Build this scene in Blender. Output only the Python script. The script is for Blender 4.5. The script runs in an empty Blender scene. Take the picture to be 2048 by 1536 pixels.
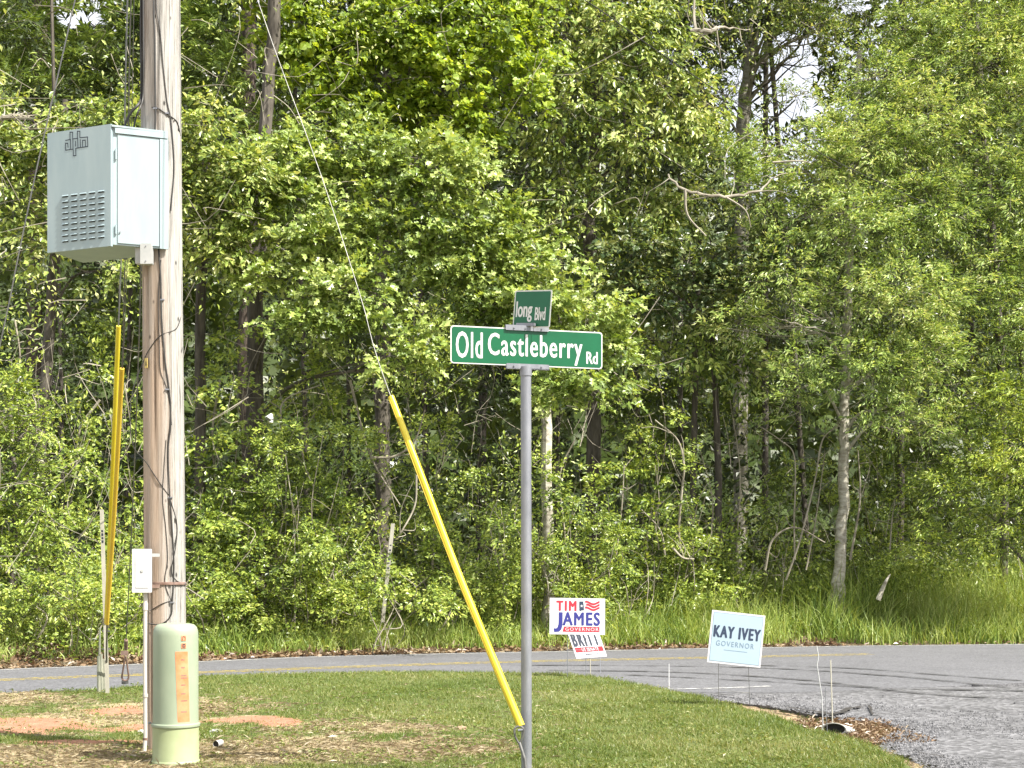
import bpy, math, random
import numpy as np
from mathutils import Vector, Matrix

RNG = np.random.default_rng(7)
random.seed(7)
SC = bpy.context.scene
COL = SC.collection
rad = math.radians

# ------------------------------------------------------------------ camera
F, HORIZON, EYE = 2900.0, 1150.0, 1.2      # focal length and horizon in photo pixels, eye height in metres
cam_d = bpy.data.cameras.new('camera')
cam = bpy.data.objects.new('camera', cam_d)
COL.objects.link(cam)
cam_d.sensor_width = 36.0
cam_d.lens = F / 2048 * 36
cam_d.shift_y = (HORIZON - 768) / 2048
cam_d.clip_start = 0.1
cam_d.clip_end = 3000
cam.location = (0, 0, EYE)
cam.rotation_euler = (rad(90), 0, 0)
SC.camera = cam

# ------------------------------------------------------------------ light
SUN_EL, SUN_AZ = 50.0, 58.0     # azimuth measured from behind the camera (-Y) towards the right (+X)
to_sun = Vector((math.cos(rad(SUN_EL)) * math.sin(rad(SUN_AZ)), -math.cos(rad(SUN_EL)) * math.cos(rad(SUN_AZ)), math.sin(rad(SUN_EL))))
world = bpy.data.worlds.new('World')
SC.world = world
world.use_nodes = True
wn = world.node_tree
bg = wn.nodes['Background']
sky = wn.nodes.new('ShaderNodeTexSky')
sky.sky_type = 'NISHITA'
sky.sun_disc = False
sky.sun_elevation = rad(SUN_EL)
sky.sun_rotation = math.atan2(to_sun.x, to_sun.y)
sky.air_density = 0.8
sky.dust_density = 8.0
sky.ozone_density = 1.0
# hazy white cloud over most of the sky
tc_ = wn.nodes.new('ShaderNodeTexCoord'); cn = wn.nodes.new('ShaderNodeTexNoise'); cn.inputs['Scale'].default_value = 2.2; cn.inputs['Detail'].default_value = 6
wn.links.new(tc_.outputs['Generated'], cn.inputs['Vector'])
cr = wn.nodes.new('ShaderNodeMapRange'); cr.inputs[1].default_value = .3; cr.inputs[2].default_value = .6; cr.inputs[3].default_value = .55; cr.inputs[4].default_value = .95
wn.links.new(cn.outputs[0], cr.inputs[0])
cm = wn.nodes.new('ShaderNodeMix'); cm.data_type = 'RGBA'
wn.links.new(cr.outputs[0], cm.inputs[0]); wn.links.new(sky.outputs[0], cm.inputs[6]); cm.inputs[7].default_value = (3.9, 4.0, 4.3, 1)
wn.links.new(cm.outputs[2], bg.inputs[0])
bg.inputs[1].default_value = 0.15
sun_d = bpy.data.lights.new('sun', 'SUN')
sun_d.energy = 5.0
sun_d.angle = rad(0.6)
sun_d.color = (1.0, 0.95, 0.86)
sun = bpy.data.objects.new('sun', sun_d)
COL.objects.link(sun)
sun.rotation_euler = to_sun.to_track_quat('Z', 'Y').to_euler()
SC.view_settings.view_transform = 'Standard'
SC.view_settings.look = 'None'
SC.view_settings.exposure = 1.2
SC.view_settings.gamma = 1.0
SC.cycles.max_bounces = 6
SC.cycles.transparent_max_bounces = 8
SC.cycles.transmission_bounces = 4

# ------------------------------------------------------------------ basic helpers
def P(px, py, d):
    """point that lies d metres in front of the camera on the sight line of a photo pixel"""
    return Vector(((px - 1024) / F * d, d, EYE - (py - HORIZON) / F * d))

def link(o, parent=None):
    COL.objects.link(o)
    if parent is not None:
        o.parent = parent
    return o

def tag(o, label=None, cat=None, group=None, kind=None):
    if label: o['label'] = label
    if cat: o['category'] = cat
    if group: o['group'] = group
    if kind: o['kind'] = kind
    return o

def empty(name, loc, label=None, cat=None, group=None):
    o = bpy.data.objects.new(name, None)
    o.location = loc
    o.empty_display_size = 0.1
    COL.objects.link(o)
    return tag(o, label, cat, group)

def obj_arrays(name, v, tris, mat, parent=None, smooth=False, quads=None):
    """mesh from numpy arrays in world coordinates; the object sits at its parent's origin"""
    v = np.asarray(v, dtype=np.float32).reshape(-1, 3)
    if parent is not None:
        v = v - np.array(world_loc(parent), dtype=np.float32)
    faces = []
    me = bpy.data.meshes.new(name)
    tris = np.asarray(tris, dtype=np.int32).reshape(-1, 3) if tris is not None and len(tris) else np.zeros((0, 3), np.int32)
    quads = np.asarray(quads, dtype=np.int32).reshape(-1, 4) if quads is not None and len(quads) else np.zeros((0, 4), np.int32)
    nt, nq = len(tris), len(quads)
    me.vertices.add(len(v)); me.vertices.foreach_set('co', v.ravel())
    me.loops.add(nt * 3 + nq * 4)
    me.loops.foreach_set('vertex_index', np.concatenate([tris.ravel(), quads.ravel()]))
    me.polygons.add(nt + nq)
    ls = np.concatenate([np.arange(nt) * 3, nt * 3 + np.arange(nq) * 4]).astype(np.int32)
    me.polygons.foreach_set('loop_start', ls)
    me.polygons.foreach_set('use_smooth', np.full(nt + nq, bool(smooth)))
    me.update(calc_edges=True)
    me.materials.append(mat)
    return link(bpy.data.objects.new(name, me), parent)

def world_loc(o):
    x = Vector((0, 0, 0))
    while o is not None:
        x = x + Vector(o.location)
        o = o.parent
    return x

class MB:
    """collects boxes, tubes and plates (world coordinates) and builds ONE mesh object"""
    def __init__(s): s.v = []; s.t = []; s.q = []; s.n = 0
    def add(s, v, t=(), q=()):
        v = np.asarray(v, float).reshape(-1, 3)
        s.v.append(v)
        if len(t): s.t.append(np.asarray(t, int).reshape(-1, 3) + s.n)
        if len(q): s.q.append(np.asarray(q, int).reshape(-1, 4) + s.n)
        s.n += len(v); return s
    def box(s, c, u, w, n, a, b, d, bev=0.0):
        """box centred c with unit axes u,w,n and full sizes a,b,d; bev chamfers the four n edges"""
        c, u, w, n = map(np.array, (c, u, w, n))
        if bev <= 0:
            prof = [(-a/2, -b/2), (a/2, -b/2), (a/2, b/2), (-a/2, b/2)]
        else:
            prof = []
            for cx, cy, a0 in ((a/2-bev, -b/2+bev, -90), (a/2-bev, b/2-bev, 0), (-a/2+bev, b/2-bev, 90), (-a/2+bev, -b/2+bev, 180)):
                for k in range(4):
                    g = rad(a0 + k * 30); prof.append((cx + bev*math.cos(g), cy + bev*math.sin(g)))
        return s.prism(c, u, w, n, prof, -d/2, d/2)
    def prism(s, c, u, w, n, prof, n0, n1):
        c, u, w, n = map(np.array, (c, u, w, n))
        m = len(prof)
        v = [c + u*x + w*y + n*n0 for x, y in prof] + [c + u*x + w*y + n*n1 for x, y in prof]
        t = []
        for k in range(1, m-1):
            t += [(0, k+1, k), (m, m+k, m+k+1)]
        q = [(k, (k+1) % m, m + (k+1) % m, m + k) for k in range(m)]
        return s.add(v, t, q)
    def tube(s, pts, r, sides=8, caps=True):
        pts = [np.array(p, float) for p in pts]
        rs = r if hasattr(r, '__len__') else [r]*len(pts)
        v = []; q = []
        a = None
        for i, p in enumerate(pts):
            d = pts[min(i+1, len(pts)-1)] - pts[max(i-1, 0)]
            d = d / (np.linalg.norm(d) + 1e-9)
            if a is None:
                ref = np.array((0, 0, 1.)) if abs(d[2]) < .9 else np.array((1., 0, 0))
                a = np.cross(d, ref)
            a = a - d*np.dot(a, d); a /= np.linalg.norm(a) + 1e-9
            b = np.cross(d, a)
            for k in range(sides):
                g = 2*math.pi*k/sides
                v.append(p + (a*math.cos(g) + b*math.sin(g))*rs[i])
        for i in range(len(pts)-1):
            for k in range(sides):
                k2 = (k+1) % sides
                q.append((i*sides+k, i*sides+k2, (i+1)*sides+k2, (i+1)*sides+k))
        t = []
        if caps:
            e = (len(pts)-1)*sides
            for k in range(1, sides-1):
                t += [(0, k+1, k), (e, e+k, e+k+1)]
        return s.add(v, t, q)
    def lathe(s, c, prof, sides=32):
        """prof: list of (radius, z) from bottom to top, about the vertical through c"""
        c = np.array(c, float)
        v = []; q = []
        for r, z in prof:
            for k in range(sides):
                g = 2*math.pi*k/sides
                v.append(c + np.array((r*math.cos(g), r*math.sin(g), z)))
        for i in range(len(prof)-1):
            for k in range(sides):
                k2 = (k+1) % sides
                q.append((i*sides+k, i*sides+k2, (i+1)*sides+k2, (i+1)*sides+k))
        t = []; e = (len(prof)-1)*sides
        for k in range(1, sides-1):
            t += [(0, k+1, k), (e, e+k, e+k+1)]
        return s.add(v, t, q)
    def build(s, name, mat, parent=None, smooth=False):
        o = obj_arrays(name, np.concatenate(s.v), np.concatenate(s.t) if s.t else [], mat, parent, smooth, np.concatenate(s.q) if s.q else [])
        if smooth:
            try:
                me = o.data
                # keep hard edges hard
                import bmesh
                bm = bmesh.new(); bm.from_mesh(me)
                for e in bm.edges:
                    if len(e.link_faces) == 2 and e.calc_face_angle(0) > rad(40): e.smooth = False
                bm.to_mesh(me); bm.free()
            except Exception:
                pass
        return o

def curve_pts(pts, n=8):
    """Catmull-Rom through the points"""
    pts = [Vector(p) for p in pts]
    if len(pts) < 3: return pts
    out = []
    ext = [pts[0]*2 - pts[1]] + pts + [pts[-1]*2 - pts[-2]]
    for i in range(1, len(ext)-2):
        p0, p1, p2, p3 = ext[i-1:i+3]
        for k in range(n):
            t = k/n
            out.append(0.5*((2*p1) + (p2-p0)*t + (2*p0-5*p1+4*p2-p3)*t*t + (-p0+3*p1-3*p2+p3)*t**3))
    out.append(pts[-1])
    return out

# ------------------------------------------------------------------ materials
def newmat(name):
    m = bpy.data.materials.new(name); m.use_nodes = True
    nt = m.node_tree
    return m, nt, nt.nodes, nt.links, nt.nodes['Principled BSDF'], nt.nodes['Material Output']

def setp(b, col=None, rough=None, metal=None, spec=None):
    if col is not None: b.inputs['Base Color'].default_value = (*col, 1)
    if rough is not None: b.inputs['Roughness'].default_value = rough
    if metal is not None: b.inputs['Metallic'].default_value = metal
    if spec is not None: b.inputs['Specular IOR Level'].default_value = spec

def ramp(N, stops, interp='LINEAR'):
    r = N.new('ShaderNodeValToRGB'); r.color_ramp.interpolation = interp
    el = r.color_ramp.elements
    while len(el) < len(stops): el.new(0.5)
    for e, (p, c) in zip(el, stops):
        e.position = p; e.color = (*c, 1) if len(c) == 3 else c
    return r

def noise(N, L, scale, detail=4, rough=.6, vec=None, mapping=None):
    n = N.new('ShaderNodeTexNoise')
    n.inputs['Scale'].default_value = scale; n.inputs['Detail'].default_value = detail; n.inputs['Roughness'].default_value = rough
    tc = N.new('ShaderNodeTexCoord')
    src = tc.outputs['Object']
    if mapping:
        mp = N.new('ShaderNodeMapping'); mp.inputs['Scale'].default_value = mapping
        L.new(src, mp.inputs[0]); src = mp.outputs[0]
    L.new(src, n.inputs['Vector'])
    return n

def mottled(name, c1, c2, scale=6, rough=.6, metal=0, bump=0, bscale=60, detail=6, mapping=None, spec=.5, lo=.35, hi=.65):
    m, nt, N, L, b, o = newmat(name)
    setp(b, c1, rough, metal, spec)
    n = noise(N, L, scale, detail, mapping=mapping)
    r = ramp(N, [(lo, c1), (hi, c2)])
    L.new(n.outputs[0], r.inputs[0]); L.new(r.outputs[0], b.inputs['Base Color'])
    if bump:
        n2 = noise(N, L, bscale, 4, mapping=mapping)
        bp = N.new('ShaderNodeBump'); bp.inputs['Strength'].default_value = bump; bp.inputs['Distance'].default_value = .01
        L.new(n2.outputs[0], bp.inputs['Height']); L.new(bp.outputs[0], b.inputs['Normal'])
    return m

def leafmat(name, cols, trans=.26, rough=.38, spec=.6, tint=(1.25, 1.1, .45)):
    m, nt, N, L, b, o = newmat(name)
    g = N.new('ShaderNodeNewGeometry')
    r = ramp(N, [(i/(len(cols)-1)*.9+.05, c) for i, c in enumerate(cols)])
    n = noise(N, L, .55, 3)
    mx = N.new('ShaderNodeMath'); mx.operation = 'MULTIPLY_ADD'
    L.new(n.outputs[0], mx.inputs[0]); mx.inputs[1].default_value = 1.3; mx.inputs[2].default_value = -.65
    ad = N.new('ShaderNodeMath'); ad.operation = 'MULTIPLY_ADD'
    L.new(g.outputs['Random Per Island'], ad.inputs[0]); ad.inputs[1].default_value = .8
    mad = N.new('ShaderNodeMath'); mad.operation = 'ADD'; mad.inputs[1].default_value = .1
    L.new(mx.outputs[0], mad.inputs[0]); L.new(mad.outputs[0], ad.inputs[2])
    L.new(ad.outputs[0], r.inputs[0])
    setp(b, None, rough, 0, spec)
    L.new(r.outputs[0], b.inputs['Base Color'])
    t = N.new('ShaderNodeBsdfTranslucent')
    mc = N.new('ShaderNodeMix'); mc.data_type = 'RGBA'; mc.blend_type = 'MULTIPLY'; mc.inputs[0].default_value = 1
    L.new(r.outputs[0], mc.inputs[6]); mc.inputs[7].default_value = (*[x*1.3 for x in tint], 1)
    L.new(mc.outputs[2], t.inputs[0])
    ms = N.new('ShaderNodeMixShader'); ms.inputs[0].default_value = trans
    L.new(b.outputs[0], ms.inputs[1]); L.new(t.outputs[0], ms.inputs[2])
    L.new(ms.outputs[0], o.inputs['Surface'])
    return m

M = {}
M['oak'] = leafmat('oak_leaf', [(0.055, 0.095, 0.017), (0.167, 0.248, 0.045), (0.323, 0.419, 0.099), (0.437, 0.510, 0.176)])
M['vine'] = leafmat('vine_leaf', [(0.059, 0.108, 0.015), (0.177, 0.271, 0.030), (0.311, 0.427, 0.048), (0.408, 0.492, 0.073)], trans=.42)
M['ovate'] = leafmat('broad_leaf', [(0.054, 0.093, 0.020), (0.173, 0.253, 0.053), (0.358, 0.443, 0.112), (0.550, 0.579, 0.265)])
M['willow'] = leafmat('willow_oak_leaf', [(0.066, 0.112, 0.027), (0.200, 0.299, 0.072), (0.384, 0.505, 0.148), (0.550, 0.580, 0.272)])
M['deep'] = leafmat('deep_green_leaf', [(0.032, 0.061, 0.024), (0.101, 0.154, 0.053), (0.230, 0.255, 0.090)])
M['shade'] = leafmat('shade_toned_leaf', [(0.016, 0.027, 0.007), (0.045, 0.072, 0.016), (0.089, 0.124, 0.034)], trans=.25)  # leaf colours darkened to stand for the shade inside the wood
M['needle'] = leafmat('pine_needle', [(0.076, 0.128, 0.030), (0.205, 0.300, 0.064), (0.377, 0.479, 0.116)], trans=.15)
M['shrub'] = leafmat('shrub_leaf', [(0.048, 0.087, 0.015), (0.164, 0.241, 0.040), (0.329, 0.424, 0.075), (0.463, 0.521, 0.127)])
M['grass'] = leafmat('lawn_blade', [(0.071, 0.120, 0.022), (0.121, 0.173, 0.035), (0.176, 0.207, 0.063), (0.303, 0.301, 0.140)], trans=.3, spec=.3)
M['tallgrass'] = leafmat('tall_grass_blade', [(0.062, 0.114, 0.021), (0.183, 0.274, 0.055), (0.328, 0.410, 0.112), (0.400, 0.449, 0.170)], trans=.3, spec=.3)
M['litter'] = leafmat('dry_leaf', [(0.093, 0.049, 0.026), (0.163, 0.100, 0.052), (0.233, 0.163, 0.093), (0.268, 0.221, 0.145)], trans=.1, tint=(1, .8, .6))
M['straw'] = leafmat('dry_straw', [(0.202, 0.155, 0.090), (0.297, 0.244, 0.148), (0.369, 0.327, 0.225)], trans=.1, tint=(1, .85, .6))
M['bark'] = mottled('bark', (0.05, 0.043, 0.034), (0.125, 0.11, 0.09), 5, .9, bump=.8, bscale=14, mapping=(3, 3, .6))
M['pinebark'] = mottled('pine_bark', (0.05, 0.038, 0.03), (0.14, 0.11, 0.09), 6, .95, bump=.9, bscale=10, mapping=(2.5, 2.5, .8))
M['palebark'] = mottled('pale_bark', (.22, .20, .15), (.50, .48, .40), 7, .85, bump=.5, bscale=20, mapping=(1, 1, 2.2))
M['twig'] = mottled('twig_bark', (.17, .15, .11), (.34, .31, .25), 3, .8)
M['stem'] = mottled('stem_bark', (.14, .12, .085), (.36, .33, .26), 2, .85)

def asphalt(name, base, speck, agg_scale, patchy=.12, bump=.3):
    m, nt, N, L, b, o = newmat(name)
    n1 = noise(N, L, .35, 5, mapping=(1, 2.2, 1)); n2 = noise(N, L, 5, 6)
    v = N.new('ShaderNodeTexVoronoi'); v.inputs['Scale'].default_value = agg_scale
    tc = N.new('ShaderNodeTexCoord'); L.new(tc.outputs['Object'], v.inputs['Vector'])
    r = ramp(N, [(0, tuple(x*(1-speck) for x in base)), (.5, base), (1, tuple(min(.6, x*(1+speck*1.3)) for x in base))])
    sx = N.new('ShaderNodeSeparateColor'); L.new(v.outputs['Color'], sx.inputs[0])
    L.new(sx.outputs[0], r.inputs[0])
    mm = N.new('ShaderNodeMix'); mm.data_type = 'RGBA'; mm.blend_type = 'MULTIPLY'; mm.inputs[0].default_value = 1
    r2 = ramp(N, [(.3, (1-patchy*2.4,)*3), (.7, (1+patchy,)*3)])
    ad = N.new('ShaderNodeMath'); ad.operation = 'MULTIPLY_ADD'
    L.new(n2.outputs[0], ad.inputs[0]); ad.inputs[1].default_value = .45
    sc = N.new('ShaderNodeMath'); sc.operation = 'MULTIPLY'; sc.inputs[1].default_value = .55; L.new(n1.outputs[0], sc.inputs[0])
    L.new(sc.outputs[0], ad.inputs[2])
    L.new(ad.outputs[0], r2.inputs[0])
    L.new(r.outputs[0], mm.inputs[6]); L.new(r2.outputs[0], mm.inputs[7])
    L.new(mm.outputs[2], b.inputs['Base Color'])
    setp(b, None, .85, 0, .35)
    bp = N.new('ShaderNodeBump'); bp.inputs['Strength'].default_value = bump; bp.inputs['Distance'].default_value = .012
    L.new(v.outputs['Distance'], bp.inputs['Height']); L.new(bp.outputs[0], b.inputs['Normal'])
    return m
M['road'] = asphalt('worn_asphalt', (0.120, 0.122, 0.131), .28, 45, .10, .25)
M['apron'] = asphalt('coarse_asphalt', (0.130, 0.131, 0.137), .42, 24, .22, .7)

def fade_paint(name, c, amount, sc=14):
    """paint worn through in flecks"""
    m, nt, N, L, b, o = newmat(name)
    setp(b, c, .7, 0, .3)
    t = N.new('ShaderNodeBsdfTransparent'); ms = N.new('ShaderNodeMixShader')
    n = noise(N, L, sc, 6, .7)
    r = ramp(N, [(max(0, amount-.12), (0,)*3), (min(1, amount+.12), (1,)*3)])
    L.new(n.outputs[0], r.inputs[0]); L.new(r.outputs[0], ms.inputs[0])
    L.new(t.outputs[0], ms.inputs[1]); L.new(b.outputs[0], ms.inputs[2]); L.new(ms.outputs[0], o.inputs['Surface'])
    return m
M['yellow_line'] = fade_paint('yellow_road_paint', (0.416, 0.320, 0.048), .5)
M['white_line'] = fade_paint('white_road_paint', (0.496, 0.496, 0.480), .5, 9)
M['skid'] = fade_paint('tyre_rubber_mark', (.07, .07, .072), .5, 3.0)
M['crack'] = mottled('crack_and_shade_dark', (.015, .014, .013), (.04, .035, .03), 9, .95)
M['dirt'] = mottled('packed_dirt', (.20, .135, .085), (.36, .27, .17), 6, .95, bump=.6, bscale=30)
M['ground'] = mottled('forest_floor', (.055, .042, .026), (.12, .095, .05), 1.4, .95, bump=.5, bscale=12)

def lawn_material():
    m, nt, N, L, b, o = newmat('lawn_soil')
    at = N.new('ShaderNodeAttribute'); at.attribute_name = 'clay'
    at2 = N.new('ShaderNodeAttribute'); at2.attribute_name = 'straw'
    n = noise(N, L, 7, 8, .7); n3 = noise(N, L, 45, 5, .75)
    soil = ramp(N, [(.3, (.065, .085, .026)), (.55, (.11, .14, .042)), (.75, (.19, .18, .085))])
    L.new(n.outputs[0], soil.inputs[0])
    clay = ramp(N, [(.25, (.27, .12, .075)), (.5, (.37, .19, .12)), (.8, (.44, .28, .19))])
    L.new(n.outputs[0], clay.inputs[0])
    straw = ramp(N, [(.3, (0.234, 0.164, 0.094)), (.5, (0.359, 0.289, 0.172)), (.7, (0.468, 0.406, 0.281))])
    L.new(n3.outputs[0], straw.inputs[0])
    def mask(a, w):
        s = N.new('ShaderNodeMath'); s.operation = 'MULTIPLY_ADD'
        L.new(n3.outputs[0], s.inputs[0]); s.inputs[1].default_value = w*1.35
        L.new(a.outputs['Fac'], s.inputs[2])
        r = ramp(N, [(.86, (0,)*3), (1.0, (1,)*3)]); L.new(s.outputs[0], r.inputs[0]); return r
    m1 = N.new('ShaderNodeMix'); m1.data_type = 'RGBA'
    L.new(mask(at2, .6).outputs[0], m1.inputs[0]); L.new(soil.outputs[0], m1.inputs[6]); L.new(straw.outputs[0], m1.inputs[7])
    m2 = N.new('ShaderNodeMix'); m2.data_type = 'RGBA'
    L.new(mask(at, .6).outputs[0], m2.inputs[0]); L.new(m1.outputs[2], m2.inputs[6]); L.new(clay.outputs[0], m2.inputs[7])
    L.new(m2.outputs[2], b.inputs['Base Color']); setp(b, None, .95, 0, .2)
    bp = N.new('ShaderNodeBump'); bp.inputs['Strength'].default_value = .9; bp.inputs['Distance'].default_value = .02
    L.new(n3.outputs[0], bp.inputs['Height']); L.new(bp.outputs[0], b.inputs['Normal'])
    return m
M['lawn'] = lawn_material()

def pole_material():
    m, nt, N, L, b, o = newmat('weathered_pole_wood')
    tc = N.new('ShaderNodeTexCoord')
    grain = noise(N, L, 9, 8, .7, mapping=(3.2, 3.2, .10))
    fine = noise(N, L, 26, 6, .75, mapping=(4, 4, .09))
    tan = ramp(N, [(.27, (.13, .09, .065)), (.40, (.31, .235, .175)), (.6, (.44, .345, .27)), (.8, (.52, .43, .35))])
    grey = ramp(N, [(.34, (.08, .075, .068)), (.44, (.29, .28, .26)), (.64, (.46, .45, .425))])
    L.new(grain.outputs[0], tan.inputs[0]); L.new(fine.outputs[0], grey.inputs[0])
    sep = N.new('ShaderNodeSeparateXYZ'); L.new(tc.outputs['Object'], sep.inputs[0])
    # grey tone mixed in towards the right side and the upper pole
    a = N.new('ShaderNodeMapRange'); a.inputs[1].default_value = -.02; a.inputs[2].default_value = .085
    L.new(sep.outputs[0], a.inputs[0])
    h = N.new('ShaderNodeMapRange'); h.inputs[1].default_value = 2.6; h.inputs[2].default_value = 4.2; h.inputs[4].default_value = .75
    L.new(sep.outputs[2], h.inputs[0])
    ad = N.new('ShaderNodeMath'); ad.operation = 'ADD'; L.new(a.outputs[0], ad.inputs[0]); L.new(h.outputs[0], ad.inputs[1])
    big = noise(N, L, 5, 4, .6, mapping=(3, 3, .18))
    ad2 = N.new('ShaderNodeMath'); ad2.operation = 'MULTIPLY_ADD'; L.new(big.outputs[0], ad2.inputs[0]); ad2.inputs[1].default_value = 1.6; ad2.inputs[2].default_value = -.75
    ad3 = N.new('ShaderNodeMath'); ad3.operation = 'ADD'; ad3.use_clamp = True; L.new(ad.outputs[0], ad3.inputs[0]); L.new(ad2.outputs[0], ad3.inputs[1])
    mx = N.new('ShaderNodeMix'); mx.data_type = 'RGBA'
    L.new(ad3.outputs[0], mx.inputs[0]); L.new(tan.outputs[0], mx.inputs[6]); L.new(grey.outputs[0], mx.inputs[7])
    v = N.new('ShaderNodeTexVoronoi'); v.inputs['Scale'].default_value = 13
    mp = N.new('ShaderNodeMapping'); mp.inputs['Scale'].default_value = (1, 1, .5); L.new(tc.outputs['Object'], mp.inputs[0]); L.new(mp.outputs[0], v.inputs['Vector'])
    kn = ramp(N, [(.06, (.18,)*3), (.14, (1,)*3)]); L.new(v.outputs['Distance'], kn.inputs[0])
    mk = N.new('ShaderNodeMix'); mk.data_type = 'RGBA'; mk.blend_type = 'MULTIPLY'; mk.inputs[0].default_value = 1
    L.new(mx.outputs[2], mk.inputs[6]); L.new(kn.outputs[0], mk.inputs[7])
    L.new(mk.outputs[2], b.inputs['Base Color']); setp(b, None, .85, 0, .2)
    bp = N.new('ShaderNodeBump'); bp.inputs['Strength'].default_value = .8; bp.inputs['Distance'].default_value = .012
    L.new(fine.outputs[0], bp.inputs['Height']); L.new(bp.outputs[0], b.inputs['Normal'])
    return m
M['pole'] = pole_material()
M['galv'] = mottled('galvanised_steel', (0.2, 0.21, 0.235), (0.29, 0.3, 0.325), 14, .45, .5, spec=.5, mapping=(1, 1, .3))
M['dull_galv'] = mottled('dull_galvanised_wire', (.10, .10, .097), (.17, .17, .16), 20, .5, .5)
M['yellow'] = mottled('yellow_plastic', (0.56, 0.46, 0.018), (0.64, 0.54, 0.04), 3, .38, mapping=(1, 1, .4))
M['yellow_old'] = mottled('faded_yellow_plastic', (0.5, 0.34, 0.03), (0.58, 0.43, 0.05), 3, .5, mapping=(1, 1, .5))
M['cabinet'] = mottled('cabinet_paint', (0.255, 0.33, 0.355), (0.295, 0.37, 0.39), 3.5, .5, mapping=(2.5, 2.5, .5))
M['cab_dark'] = mottled('slot_shade_black', (0.039, 0.047, 0.055), (0.062, 0.070, 0.078), 5, .8)
M['ink'] = mottled('dark_ink', (0.014, 0.022, 0.035), (0.017, 0.023, 0.039), 5, .6)
M['black'] = mottled('black_cable', (0.014, 0.013, 0.012), (0.027, 0.026, 0.023), 8, .55)
M['greybox'] = mottled('grey_box_paint', (0.328, 0.343, 0.335), (0.390, 0.398, 0.390), 8, .5)
M['whitebox'] = mottled('white_box_paint', (0.42, 0.43, 0.44), (0.5, 0.505, 0.51), 8, .45)
M['white_pvc'] = mottled('white_conduit', (0.4, 0.375, 0.33), (0.5, 0.48, 0.43), 5, .4, mapping=(1, 1, .4))
M['pedestal'] = mottled('pale_green_plastic', (0.225, 0.275, 0.195), (0.285, 0.33, 0.235), 4, .5, mapping=(1, 1, .5))
M['pedestal_base'] = mottled('pale_green_plastic_base', (0.281, 0.328, 0.172), (0.335, 0.378, 0.215), 6, .55)
M['orange'] = mottled('faded_orange_sticker', (0.515, 0.156, 0.055), (0.593, 0.265, 0.133), 9, .6)
M['sign_green'] = mottled('green_sheeting', (0.0015, 0.088, 0.033), (0.002, 0.105, 0.04), 6, .3)
M['sign_white'] = mottled('white_sheeting', (0.56, 0.57, 0.55), (0.62, 0.63, 0.61), 9, .35)
M['paper'] = mottled('white_corrugated_plastic', (0.5, 0.5, 0.52), (0.54, 0.54, 0.56), 6, .45)
M['red'] = mottled('red_ink', (0.38, 0.014, 0.03), (0.42, 0.018, 0.035), 9, .5)
M['darkred'] = mottled('dark_red_ink', (0.2, 0.006, 0.012), (0.24, 0.008, 0.016), 9, .5)
M['blue'] = mottled('blue_ink', (0.018, 0.02, 0.17), (0.022, 0.024, 0.19), 9, .5)
M['navy'] = mottled('navy_ink', (0.017, 0.031, 0.066), (0.020, 0.035, 0.070), 9, .5)
M['sky_blue'] = mottled('pale_blue_ink', (0.29, 0.38, 0.45), (0.31, 0.4, 0.47), 4, .45)
M['greyblue'] = mottled('grey_blue_ink', (0.11, 0.17, 0.24), (0.13, 0.19, 0.26), 4, .5)
M['tag_yellow'] = mottled('yellow_tag', (0.515, 0.390, 0.109), (0.546, 0.429, 0.140), 9, .5)
M['stake_wood'] = mottled('pale_stake_wood', (0.27, 0.26, 0.21), (0.4, 0.385, 0.32), 9, .85, mapping=(1, 1, .2), bump=.3)
M['treated'] = mottled('weathered_green_wood', (0.15, 0.165, 0.125), (0.28, 0.28, 0.22), 12, .9, mapping=(3, 3, .2), bump=.6)
M['concrete'] = mottled('pale_concrete', (0.328, 0.320, 0.296), (0.452, 0.445, 0.413), 12, .85, bump=.4)
M['rust'] = mottled('rusty_steel', (0.156, 0.094, 0.070), (0.265, 0.187, 0.156), 14, .8, .2)

# ------------------------------------------------------------------ ground, lawn and roads
def interp(x, pts):
    xs, ys = zip(*pts); return np.interp(x, xs, ys)
FAR = [(-60, -4), (-20, 11.5), (-12, 16.6), (-7.1, 20.05), (-5.35, 21.4), (-3.4, 23.1), (-1.03, 24.2), (.65, 24.8), (3.3, 25.8), (6.2, 26.7), (9.6, 27.4), (20, 29), (60, 33)]
NEAR = [(-60, -12), (-20, 5.0), (-9, 10.8), (-5.1, 13.2), (-3, 15.4), (0, 16.2), (1.5, 16.2), (3, 16.0), (6, 17.4), (9, 19.2), (12, 21.2), (20, 23), (60, 27)]
MID = [(-60, -8), (-20, 8.2), (-12, 13.8), (-6.3, 17.95), (-4.7, 18.95), (-3.1, 20.0), (-1.0, 21.2), (.55, 21.9), (2.9, 22.7), (5.9, 23.8)]
LAWN_EDGE = [(-60, -11), (-20, 6.2), (-9, 12.0), (-5.1, 14.6), (-4.3, 15.3), (-4.04, 16.2), (-3.8, 17.3), (-2.6, 17.8), (-1, 18.1), (.47, 17.8), (1.05, 17.3), (1.69, 15.5), (2.06, 14.0), (2.29, 12.65), (2.42, 11.4), (2.56, 10.2), (2.63, 9.0), (2.62, 5), (2.6, -8)]

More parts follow.
